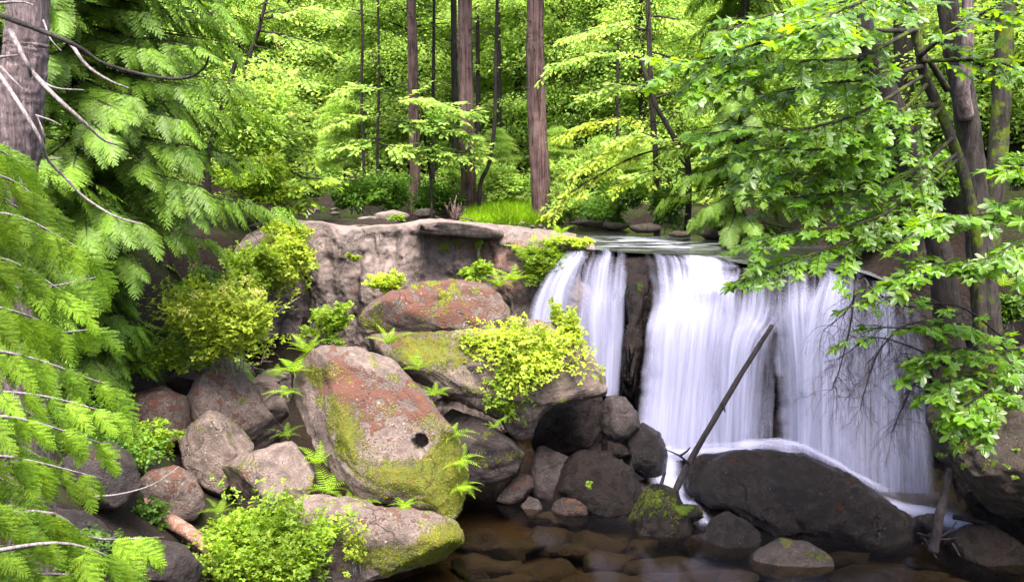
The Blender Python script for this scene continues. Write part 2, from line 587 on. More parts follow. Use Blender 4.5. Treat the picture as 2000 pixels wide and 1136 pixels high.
xs, ys = axis(-90, 90, -15, 17, 0.22, 2.5), axis(-16, 150, 7, 46, 0.22, 2.5)
gx, gy = np.meshgrid(xs, ys)
gz, gbed, gbank = ground_z(gx.ravel(), gy.ravel())
gz = gz + 0.05 * fbm(np.column_stack([gx.ravel() * 1.6, gy.ravel() * 1.6, gz]), 3)
nx_, ny_ = len(xs), len(ys)
ii, jj = np.meshgrid(np.arange(ny_ - 1), np.arange(nx_ - 1), indexing='ij')
gq = np.stack([ii * nx_ + jj, ii * nx_ + jj + 1, (ii + 1) * nx_ + jj + 1, (ii + 1) * nx_ + jj], -1).reshape(-1, 4)
m, nt = new_mat('forest_floor')
t = NT(nt)
pos = t.n('ShaderNodeNewGeometry').outputs['Position']
n1, n2, n3 = t.noise(pos, 1.2, 8, 0.65), t.noise(pos, 14, 6, 0.7), t.noise(pos, 0.35, 4, 0.6)
soil = t.mix(t.maprange(n2, 0.3, 0.7, 0, 1), (0.007, 0.0045, 0.0035), (0.024, 0.015, 0.011))
soil = t.mix(t.maprange(n1, 0.45, 0.65, 0, 0.6), soil, (0.030, 0.018, 0.013))
soil = t.mix(t.maprange(n3, 0.50, 0.62, 0, 0.55), soil, (0.026, 0.040, 0.006))
bed = t.mix(t.maprange(n2, 0.3, 0.7, 0, 1), (0.020, 0.013, 0.008), (0.045, 0.029, 0.018))
bed = t.mix(t.maprange(n1, 0.4, 0.65, 0, 0.7), bed, (0.05, 0.036, 0.015))
b = t.n('ShaderNodeBsdfPrincipled')
t.l(t.mix(t.attr('bed'), soil, bed), b.inputs['Base Color'])
set_in(b, Roughness=0.95, Specular_IOR_Level=0.15)
t.l(t.bump(t.math('ADD', n2, t.math('MULTIPLY', n1, 0.7)), 1.0, 0.12), b.inputs['Normal'])
t.out(b.outputs[0])
M['forest_floor'] = m
link('ground', mesh_data('ground', np.column_stack([gx.ravel(), gy.ravel(), gz]), gq, [m], attrs={'bed': gbed * sstep(0.9, -0.1, gz)}), kind='structure')


def gz1(x, y):
    return float(ground_z(np.array([x]), np.array([y]))[0][0])


# ------------------------------------------------------------------ rock walls: a grid swept along a line
def wall_mesh(name, top, n_u, n_v, bottom_z, back, mat, bulge, noise_amp, seed, cave=None, moss=0.0, rust=0.1, toe=0.4, moss_spots=(), groove=0.0, rust_spots=()):
    """top: points of the front top edge (front is towards -Y); the sheet runs from BACK metres behind the edge over it and down to bottom_z."""
    E = resample(top, n_u)
    T = norm(np.gradient(E, axis=0) * np.array([1, 1, 0]))
    O = np.column_stack([T[:, 1], -T[:, 0], np.zeros(n_u)])       # outward, horizontal
    nb = max(6, n_v // 5)
    V = np.zeros((n_v, n_u, 3))
    W = np.zeros((n_v, n_u))
    for k in range(n_v):
        if k < nb:
            f = (1 - k / nb)
            V[k] = E - O * back * f ** 1.5
            V[k, :, 2] -= 0.35 * f ** 2
        else:
            f = (k - nb) / (n_v - 1 - nb)
            z = E[:, 2] + (bottom_z - E[:, 2]) * f
            dz = E[:, 2] - z
            out = 0.35 * (1 - np.exp(-dz / 0.22)) + bulge * np.sin(np.clip(f * 1.25, 0, 1) * np.pi) + toe * f ** 2
            V[k] = E + O * out[:, None]
            V[k, :, 2] = z
            W[k] = np.clip(dz / 0.35, 0, 1)
    sh = V.reshape(-1, 3)
    Oo = np.broadcast_to(O, (n_v, n_u, 3)).reshape(-1, 3)
    q = sh * np.array([0.55, 0.55, 0.40]) + seed * 3.7
    nn = fbm(q, 7, 0.56) * noise_amp
    q2 = sh * np.array([1.5, 1.5, 0.28]) + seed
    rib = fbm(q2, 3) * noise_amp * 0.55                                # upright ribs and runnels
    strata = noise(np.column_stack([sh[:, 0] * 0.15, sh[:, 1] * 0.15, sh[:, 2] * 2.2 + seed])) * noise_amp * 0.10
    crack = -np.exp(-(noise(sh * np.array([0.7, 0.7, 0.5]) + seed * 9) / 0.06) ** 2) * groove
    w = np.clip(W.reshape(-1) * 0.85 + 0.15, 0, 1)
    sh = sh + Oo * ((nn + rib + strata + crack) * w)[:, None]
    sh[:, 2] += (1 - w) * 0.16 * fbm(sh * np.array([0.5, 0.9, 0.9]) + 5, 4)
    if cave is not None:
        for (cx, cz, rx, rz, dep) in cave:
            e = ((sh[:, 0] - cx) / rx) ** 2 + ((sh[:, 2] - cz) / rz) ** 2
            sh = sh - Oo * (dep * np.clip(1.25 - e, 0, 1) ** 0.6)[:, None]
    i, j = np.meshgrid(np.arange(n_v - 1), np.arange(n_u - 1), indexing='ij')
    Q = np.stack([i * n_u + j, (i + 1) * n_u + j, (i + 1) * n_u + j + 1, i * n_u + j + 1], -1).reshape(-1, 4)
    ms = np.full(len(sh), moss) + 0.25 * (1 - w) * 0.0
    rs = np.full(len(sh), rust)
    for arr, spots in ((ms, moss_spots), (rs, rust_spots)):
        for (x, z, r, s) in spots:
            arr += s * np.exp(-(((sh[:, 0] - x) ** 2 + (sh[:, 2] - z) ** 2) / (r * r)))
    return mesh_data(name, sh, Q, [mat], attrs={'moss': ms, 'rust': rs})


def Ptop(seq):
    return np.array([P(a, b, c) for a, b, c in seq])


cliff_top = Ptop([(455, 640, 24.6), (480, 540, 25.4), (515, 462, 26.2), (550, 436, 26.6), (595, 433, 26.7), (640, 440, 26.5), (700, 442, 26.4), (770, 440, 26.2), (830, 433, 26.1),
                  (900, 436, 26.0), (960, 444, 25.9), (1020, 452, 25.7), (1080, 458, 25.5), (1130, 468, 25.4), (1160, 480, 25.5)])
mspots = [(P(a, b, 26)[0], P(a, b, 26)[2], r, s) for a, b, r, s in
          ((560, 455, .6, 1.0), (525, 500, .6, .8), (600, 500, .5, .35), (870, 480, .22, .8), (895, 470, .15, .8), (1120, 470, .4, .7), (1060, 520, .6, .6), (760, 580, .3, .4), (900, 535, .5, .35))]
rspots = [(P(a, b, 26)[0], P(a, b, 26)[2], r, s) for a, b, r, s in ((950, 490, 1.0, .45), (1050, 470, .9, .4), (700, 560, .35, .3), (600, 470, .5, .25), (520, 560, .8, .25), (1000, 560, .6, .4))]
cc = P(500, 690, 25.6)
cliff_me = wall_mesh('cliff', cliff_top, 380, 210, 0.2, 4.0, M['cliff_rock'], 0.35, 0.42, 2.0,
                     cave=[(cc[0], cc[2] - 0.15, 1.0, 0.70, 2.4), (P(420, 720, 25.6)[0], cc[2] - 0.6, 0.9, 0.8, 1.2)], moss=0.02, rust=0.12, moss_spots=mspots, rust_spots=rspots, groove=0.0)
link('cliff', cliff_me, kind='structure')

lip = Ptop([(1090, 492, 25.0), (1130, 488, 24.9), (1180, 492, 24.7), (1240, 496, 24.4), (1290, 498, 24.3), (1350, 502, 24.1), (1410, 508, 23.8), (1470, 520, 23.3),
            (1540, 525, 22.9), (1620, 527, 22.4), (1680, 532, 22.0), (1740, 555, 21.7), (1800, 585, 21.4), (1850, 600, 21.2)])
wall_end = Ptop([(1885, 590, 21.1), (1930, 620, 21.0), (1990, 650, 20.7), (2080, 670, 20.2), (2200, 690, 19.4)])
lip_rock = np.vstack([lip + np.array([0, 0.35, -0.10]), wall_end])
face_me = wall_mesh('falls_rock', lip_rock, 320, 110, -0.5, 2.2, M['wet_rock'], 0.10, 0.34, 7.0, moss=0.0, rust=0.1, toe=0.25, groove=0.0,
                    moss_spots=[(P(1250, 560, 24)[0], P(1250, 560, 24)[2], .25, .5)], rust_spots=[(P(1240, 640, 24)[0], P(1240, 640, 24)[2], .8, .3)])
link('rock_face', face_me, kind='structure')

# ------------------------------------------------------------------ water
m, nt = new_mat('pool_water')
t = NT(nt)
pos = t.n('ShaderNodeNewGeometry').outputs['Position']
fr = t.n('ShaderNodeFresnel')
fr.inputs['IOR'].default_value = 1.33
wv = t.noise(pos, 1.1, 2, 0.4)
nb = t.bump(wv, 0.05, 0.12)
t.l(nb, fr.inputs['Normal'])
gl = t.n('ShaderNodeBsdfGlossy')
gl.inputs['Roughness'].default_value = 0.13
gl.inputs['Color'].default_value = (0.9, 0.9, 0.95, 1)
t.l(nb, gl.inputs['Normal'])
tr = t.n('ShaderNodeBsdfTransparent')
tr.inputs['Color'].default_value = (0.62, 0.55, 0.42, 1)
df = t.n('ShaderNodeBsdfDiffuse')
df.inputs['Color'].default_value = (0.30, 0.27, 0.30, 1)
milk = t.n('ShaderNodeMixShader')
t.l(t.math('MULTIPLY', t.attr('milk'), 0.55), milk.inputs[0])
t.l(tr.outputs[0], milk.inputs[1])
t.l(df.outputs[0], milk.inputs[2])
mx = t.n('ShaderNodeMixShader')
t.l(t.math('MULTIPLY', fr.outputs[0], 1.0), mx.inputs[0])
t.l(milk.outputs[0], mx.inputs[1])
t.l(gl.outputs[0], mx.inputs[2])
t.out(mx.outputs[0])
M['pool_water'] = m
px_, py_ = np.meshgrid(np.linspace(-5, 10.5, 120), np.linspace(-14, 25.2, 200))
pp = np.column_stack([px_.ravel(), py_.ravel(), np.zeros(px_.size)])
foot = Ptop([(1240, 900, 22.2), (1330, 930, 21.6), (1450, 950, 21.0), (1600, 980, 20.8), (1800, 1000, 20.6)])
dist = seg_dist(pp[:, :2], foot[:, :2])
mk = np.exp(-(dist / 2.0) ** 2) * 1.1
mk = 0.22 * np.clip(mk * (0.8 + 0.5 * fbm(pp * 0.5, 3)), 0, 1)
i, j = np.meshgrid(np.arange(199), np.arange(119), indexing='ij')
pq = np.stack([i * 120 + j, i * 120 + j + 1, (i + 1) * 120 + j + 1, (i + 1) * 120 + j], -1).reshape(-1, 4)
link('pool_water', mesh_data('pool_water', pp, pq, [m], attrs={'milk': mk}), kind='structure')

# the creek above the falls
m, nt = new_mat('creek_water')
t = NT(nt)
pos = t.n('ShaderNodeNewGeometry').outputs['Position']
mp = t.n('ShaderNodeMapping')
mp.inputs['Scale'].default_value = (0.5, 2.2, 1)
t.l(pos, mp.inputs['Vector'])
wv = t.noise(mp.outputs[0], 1.6, 5, 0.6, 0.4)
b = t.n('ShaderNodeBsdfPrincipled')
fo = t.math('MULTIPLY', t.attr('foam'), t.maprange(wv, 0.42, 0.62, 0, 1))
t.l(t.mix(fo, (0.010, 0.010, 0.009), (0.30, 0.31, 0.35)), b.inputs['Base Color'])
t.l(t.maprange(fo, 0, 1, 0.12, 0.6), b.inputs['Roughness'])
set_in(b, IOR=1.33, Specular_IOR_Level=0.5)
t.l(t.bump(wv, 0.35, 0.10), b.inputs['Normal'])
t.out(b.outputs[0])
M['creek_water'] = m
cu, cv = 150, 130
cx_ = np.linspace(-34, 9.6, cu)
lx = resample(lip, 300)
ylow = np.interp(cx_, lx[:, 0], lx[:, 1])
zlow = np.interp(cx_, lx[:, 0], lx[:, 2])
ylow = np.where(cx_ < lx[0, 0], 28.0, ylow + 0.25)
zlow = np.where(cx_ < lx[0, 0], 5.47, zlow)
tv = np.linspace(0, 1, cv) ** 1.6
Yc = ylow[None, :] + (66 - ylow[None, :]) * tv[:, None]
Xc = np.broadcast_to(cx_[None, :], Yc.shape)
Zc = 5.47 + (zlow[None, :] - 5.47) * np.exp(-((Yc - ylow[None, :]) / 1.6) ** 2)
cp = np.column_stack([Xc.ravel(), Yc.ravel(), Zc.ravel()])
near = (Yc - ylow[None, :]).ravel()
fm = np.where(cp[:, 0] > lx[0, 0], np.exp(-((near - 0.5) / 0.5) ** 2) * 0.3, 0) + 0.75 * np.exp(-((cp[:, 0] - 4.0) ** 2 / 9 + (cp[:, 1] - 28.3) ** 2 / 1.3)) + np.exp(-((cp[:, 0] - 5) ** 2 / 8 + (cp[:, 1] - 26.5) ** 2 / 0.5)) * 0.8
i, j = np.meshgrid(np.arange(cv - 1), np.arange(cu - 1), indexing='ij')
cq = np.stack([i * cu + j, i * cu + j + 1, (i + 1) * cu + j + 1, (i + 1) * cu + j], -1).reshape(-1, 4)
link('creek_water', mesh_data('creek_water', cp, cq, [m], attrs={'foam': np.clip(fm, 0, 1)}), kind='structure')

# falling water: thin silky sheets over the rock face
m, nt = new_mat('falling_water')
t = NT(nt)
uv = t.n('ShaderNodeUVMap').outputs['UV']


def streak(su, sv, det, seed):
    mp = t.n('ShaderNodeMapping')
    mp.inputs['Scale'].default_value = (su, sv, 1)
    mp.inputs['Location'].default_value = (seed, seed * 1.7, 0)
    t.l(uv, mp.inputs['Vector'])
    return t.noise(mp.outputs[0], 1.0, det, 0.6)


s1, s2, s3 = streak(2.6, 0.16, 4, 1.3), streak(9.0, 0.22, 4, 5.1), streak(26.0, 0.35, 3, 9.7)
st = t.math('ADD', t.math('MULTIPLY', t.math('SUBTRACT', s1, 0.5), 1.3), t.math('MULTIPLY', t.math('SUBTRACT', s2, 0.5), 0.95))
st = t.math('ADD', st, t.math('MULTIPLY', t.math('SUBTRACT', s3, 0.5), 0.28))
al = t.maprange(t.math('ADD', t.attr('cover'), t.math('MULTIPLY', st, 0.95)), 0.2, 1.15, 0, 0.96)
al = t.math('MULTIPLY', al, t.attr('edge'))
df = t.n('ShaderNodeBsdfDiffuse')
df.inputs['Color'].default_value = (0.315, 0.312, 0.425, 1)
tl = t.n('ShaderNodeBsdfTranslucent')
tl.inputs['Color'].default_value = (0.315, 0.312, 0.425, 1)
bh = t.bump(t.math('ADD', s1, t.math('MULTIPLY', s2, 0.45)), 0.5, 0.16)
t.l(bh, df.inputs['Normal'])
mxa = t.n('ShaderNodeMixShader')
mxa.inputs[0].default_value = 0.35
t.l(df.outputs[0], mxa.inputs[1])
t.l(tl.outputs[0], mxa.inputs[2])
tp = t.n('ShaderNodeBsdfTransparent')
mx = t.n('ShaderNodeMixShader')
t.l(al, mx.inputs[0])
t.l(tp.outputs[0], mx.inputs[1])
t.l(mxa.outputs[0], mx.inputs[2])
t.out(mx.outputs[0])
M['falling_water'] = m


def water_sheet(rows, cover, nu=90, nv=110, seed=0.0, fold=0.09, edge=(0.22, 0.22), top_fade=0.05, bot_fade=0.0, pre=True):
    """rows: from the lip down, each a list of (px, py, depth) across; cover: coverage per row."""
    R = np.array([resample(Ptop(r), nu) for r in rows])
    if pre:                                     # draw the sheet back over the lip into the creek
        R = np.concatenate([R[:1] + np.array([0, 0.75, 0.05]), R])
        rows = [rows[0]] + list(rows)
        cover = [cover[0] * 0.35] + list(cover)
    tt = np.linspace(0, len(rows) - 1, nv)
    V = np.zeros((nv, nu, 3))
    for k in range(nu):
        V[:, k] = resample(R[:, k], nv)
    cov = np.interp(tt, np.arange(len(rows)), cover)
    u = np.cumsum(np.concatenate([[0], np.linalg.norm(np.diff(V[nv // 2], axis=0), axis=1)]))
    v = np.cumsum(np.concatenate([[0], np.linalg.norm(np.diff(V[:, nu // 2], axis=0), axis=1)]))
    U, W = np.meshgrid(u, v)
    k1 = noise(np.column_stack([U.ravel() * 1.7 + seed, W.ravel() * 0.22, np.full(U.size, seed)]))
    k2 = noise(np.column_stack([U.ravel() * 5.5 + seed, W.ravel() * 0.3, np.full(U.size, seed + 4)]))
    off = (k1 * fold + k2 * fold * 0.4) * np.clip(W.ravel() / 0.5, 0, 1)
    V = V.reshape(-1, 3)
    V[:, 1] -= off
    su = np.linspace(0, 1, nu)
    wob = 0.10 * noise(np.column_stack([v * 1.1 + seed, np.full(nv, 3.0), np.full(nv, seed)])) + 0.04 * noise(np.column_stack([v * 4.0 + seed, np.full(nv, 8.0), np.full(nv, seed)]))
    sl, sr = su[None, :] + wob[:, None], 1 - su[None, :] + wob[::-1, None]
    ed = sstep(0, edge[0], sl) * sstep(0, edge[1], sr)
    sv = np.linspace(0, 1, nv)
    tf = sstep(0, top_fade, sv) * (sstep(0, bot_fade, 1 - sv) if bot_fade else 1)
    ED = (tf[:, None] * ed * sstep(0, 0.04, su)[None, :] * sstep(0, 0.04, 1 - su)[None, :]).ravel()
    ragged = noise(np.column_stack([U.ravel() * 3 + seed, W.ravel() * 0.1, np.full(U.size, 2 + seed)]))
    jit = 0.85 * noise(np.column_stack([u * 2.3 + seed, np.full(nu, 0.3), np.full(nu, seed)])) + 0.3 * noise(np.column_stack([u * 6.0 + seed, np.full(nu, 5.3), np.full(nu, seed)]))
    tj = np.clip(tt[:, None] + jit[None, :] * np.minimum(1, tt)[:, None], 0, len(rows) - 1)
    cv_ = np.interp(tj.ravel(), np.arange(len(rows)), cover) + 0.25 * ragged
    i, j = np.meshgrid(np.arange(nv - 1), np.arange(nu - 1), indexing='ij')
    Q = np.stack([i * nu + j, (i + 1) * nu + j, (i + 1) * nu + j + 1, i * nu + j + 1], -1).reshape(-1, 4)
    return V, Q, {'cover': cv_, 'edge': ED}, np.column_stack([U.ravel() + seed * 3.3, W.ravel()])


def waterfall(label, sheets):
    root = empty('waterfall', sheets[0][0].min(axis=0), label, 'waterfall')
    root['kind'] = 'structure'
    for V, Q, A, uv_ in sheets:
        link('water_veil', mesh_data('water_veil', V, Q, [M['falling_water']], attrs=A, uv=uv_), root).matrix_parent_inverse = Matrix.Translation(-Vector(root.location))
    return root


def section(px_rows, d_rows, cover, seed, layers=2, **kw):
    """px_rows: per row (x_left, y_left, x_right, y_right); d_rows: (depth left, depth right)."""
    out = []
    for L in range(layers):
        rows = []
        for (xl, yl, xr, yr), (dl, dr) in zip(px_rows, d_rows):
            rows.append([(xl + (xr - xl) * f, yl + (yr - yl) * f, dl + (dr - dl) * f - 0.10 * L) for f in (0, 0.33, 0.66, 1)])
        out.append(water_sheet(rows, [c - 0.12 * L for c in cover], seed=seed + 13.7 * L, **kw))
    return out


waterfall('narrow fan of water spilling down beside the ferny cliff end', section(
    [(1105, 492, 1148, 492), (1080, 515, 1140, 512), (1050, 560, 1120, 560), (1032, 610, 1105, 640), (1026, 690, 1090, 720)],
    [(24.9, 24.6), (24.5, 24.4), (24.3, 24.2), (24.2, 24.1), (24.1, 24.0)], [0.45, 0.62, 0.78, 0.82, 0.82], 1.0, nu=60, nv=70)
    + section([(1118, 500, 1150, 500), (1108, 530, 1138, 530), (1098, 600, 1128, 600), (1090, 700, 1125, 700)],
              [(24.7, 24.6), (24.45, 24.4), (24.3, 24.2), (24.2, 24.1)], [0.3, 0.5, 0.5, 0.5], 2.0, 1, nu=30, nv=60))
waterfall('slim white fall behind the leafy boulder, dark rib beside it', section(
    [(1150, 494, 1226, 496), (1138, 520, 1226, 520), (1128, 570, 1224, 570), (1122, 640, 1222, 620), (1140, 760, 1212, 770)],
    [(24.7, 24.4), (24.4, 24.15), (24.25, 24.0), (24.1, 23.9), (24.0, 23.8)], [0.34, 0.55, 0.72, 0.8, 0.8], 3.0, nu=80, nv=90)
    + section([(1190, 505, 1226, 505), (1190, 560, 1226, 560), (1175, 620, 1222, 610), (1165, 770, 1210, 775)],
              [(24.3, 24.2), (24.0, 23.9), (23.9, 23.8), (23.8, 23.7)], [0.3, 0.6, 0.95, 0.8], 4.0, 1, nu=40, nv=60))
waterfall('broad bright main fall left of the slanting log', section(
    [(1258, 500, 1445, 515), (1264, 528, 1448, 535), (1270, 590, 1440, 580), (1258, 650, 1432, 645), (1246, 770, 1420, 765), (1234, 900, 1412, 895)],
    [(24.2, 23.6), (23.9, 23.3), (23.5, 23.0), (23.2, 22.75), (23.0, 22.6), (22.75, 22.3)], [0.42, 0.55, 0.9, 1.05, 1.1, 1.2], 5.0, 3, nu=120, nv=140, fold=0.13)
    + section([(1330, 505, 1415, 510), (1335, 535, 1422, 538), (1325, 570, 1428, 560), (1318, 620, 1430, 600)], [(23.9, 23.6), (23.6, 23.3), (23.3, 23.0), (23.05, 22.85)], [0.8, 0.95, 1.0, 0.6], 6.5, 1, nu=60, nv=60, bot_fade=0.3))
waterfall('streaky fall running down behind the slanting log', section(
    [(1405, 525, 1560, 530), (1392, 570, 1560, 562), (1388, 620, 1550, 612), (1385, 700, 1500, 690), (1382, 895, 1488, 890)],
    [(23.4, 22.7), (23.0, 22.4), (22.8, 22.25), (22.6, 22.1), (22.3, 21.9)], [0.2, 0.36, 0.68, 0.82, 0.95], 7.0, 2, nu=110, nv=120, fold=0.13)
    + section([(1460, 640, 1540, 640), (1460, 740, 1545, 740), (1458, 885, 1550, 885)], [(22.2, 22.0), (22.1, 21.9), (22.0, 21.8)], [0.42, 0.18, 0.25], 7.7, 1, nu=50, nv=70))
waterfall('tall veil falling behind the whale-shaped wet boulder', section(
    [(1500, 528, 1685, 532), (1500, 560, 1685, 558), (1500, 620, 1685, 615), (1512, 740, 1682, 735), (1516, 905, 1682, 950)],
    [(22.9, 22.0), (22.5, 21.7), (22.2, 21.4), (22.0, 21.25), (21.8, 21.0)], [0.22, 0.42, 0.78, 0.9, 0.95], 8.0, 2, nu=120, nv=130, fold=0.13)
    + section([(1590, 545, 1670, 540), (1570, 600, 1668, 600), (1555, 700, 1664, 700), (1555, 900, 1660, 940)], [(22.1, 21.8), (21.7, 21.4), (21.5, 21.2), (21.3, 21.0)], [0.3, 0.7, 0.78, 0.8], 8.5, 1, nu=60, nv=80))
waterfall('dim bluish veil at the shaded bank end of the falls', section(
    [(1640, 530, 1800, 582), (1640, 575, 1808, 612), (1636, 650, 1816, 672), (1632, 780, 1824, 790), (1625, 960, 1834, 1012)],
    [(22.1, 21.3), (21.7, 21.0), (21.45, 20.85), (21.3, 20.75), (21.05, 20.6)], [0.2, 0.4, 0.64, 0.72, 0.88], 9.0, 2, nu=120, nv=130, fold=0.12))
waterfall('thin misty veil joining the falls across the dark rock', section(
    [(1262, 505, 1660, 535), (1258, 560, 1662, 565), (1250, 650, 1660, 650), (1245, 770, 1655, 760), (1240, 890, 1650, 930)],
    [(24.25, 22.15), (23.9, 21.85), (23.6, 21.7), (23.4, 21.5), (23.1, 21.2)], [0.0, 0.1, 0.25, 0.33, 0.5], 11.0, 1, nu=160, nv=110, fold=0.15))

# churned white water at the foot
def foam(label, path, w0, w1, z0, z1, cover, seed):
    c = resample(np.asarray(path, float), 60)
    T = norm(np.gradient(c, axis=0))
    S = norm(np.cross(T, [0, 0, 1]))
    w = np.linspace(w0, w1, 60)
    f = np.linspace(-1, 1, 24)
    V = c[:, None, :] + S[:, None, :] * (w[:, None] * f[None, :])[:, :, None]
    hump = (1 - f[None, :] ** 2) * 0.10
    V[:, :, 2] += hump + 0.05 * noise(V.reshape(-1, 3) * 2 + seed).reshape(60, 24)
    i, j = np.meshgrid(np.arange(59), np.arange(23), indexing='ij')
    Q = np.stack([i * 24 + j, i * 24 + j + 1, (i + 1) * 24 + j + 1, (i + 1) * 24 + j], -1).reshape(-1, 4)
    ed = (sstep(1, 0.15, np.abs(f))[None, :] * (sstep(0, 0.12, np.linspace(0, 1, 60)) * sstep(1, 0.8, np.linspace(0, 1, 60)))[:, None]).ravel()
    U, W = np.meshgrid(f * 0.15, np.linspace(0, 4, 60))
    o = link('foam', mesh_data('foam', V.reshape(-1, 3), Q, [M['falling_water']], attrs={'cover': np.full(1440, cover), 'edge': ed}, uv=np.column_stack([U.ravel() + seed, W.ravel()])), kind='structure')
    return o


foam('foam', [P(1235, 890, 22.2), P(1320, 885, 22.0), P(1440, 880, 21.5), P(1560, 890, 21.2), P(1660, 940, 20.9), P(1760, 990, 20.6), P(1830, 1000, 20.3), P(1880, 1015, 19.9)], 0.75, 0.6, 0, 0, 0.75, 1.0)
foam('foam', [P(1290, 870, 22.2), P(1300, 905, 21.7), P(1300, 935, 21.0), P(1318, 965, 20.2), P(1350, 1000, 19.5), P(1400, 1040, 18.9)], 0.45, 0.5, 0, 0, 0.95, 2.0)
foam('foam', [P(1345, 985, 19.6), P(1365, 1010, 19.1), P(1380, 1035, 18.6)], 0.28, 0.22, 0, 0, 0.9, 4.0)
foam('foam', [PZ(1720, 985, .25), PZ(1780, 1000, .15), PZ(1840, 1012, .1), PZ(1880, 1030, .08), PZ(1890, 1055, .06)], 0.7, 0.5, 0, 0, 0.95, 5.0)
foam('foam', [P(1420, 880, 21.5), P(1500, 868, 21.4), P(1580, 880, 21.2), P(1680, 935, 20.9), P(1770, 985, 20.5)], 0.5, 0.5, 0, 0, 0.8, 3.0)

# ------------------------------------------------------------------ boulders
_ico = {}


def ico(level):
    if level not in _ico:
        bm = bmesh.new()
        bmesh.ops.create_icosphere(bm, subdivisions=level, radius=1.0)
        bm.verts.ensure_lookup_table()
        _ico[level] = (np.array([v.co[:] for v in bm.verts]), np.array([[v.index for v in f.verts] for f in bm.faces]))
        bm.free()
    return _ico[level]


BOULDERS = {}


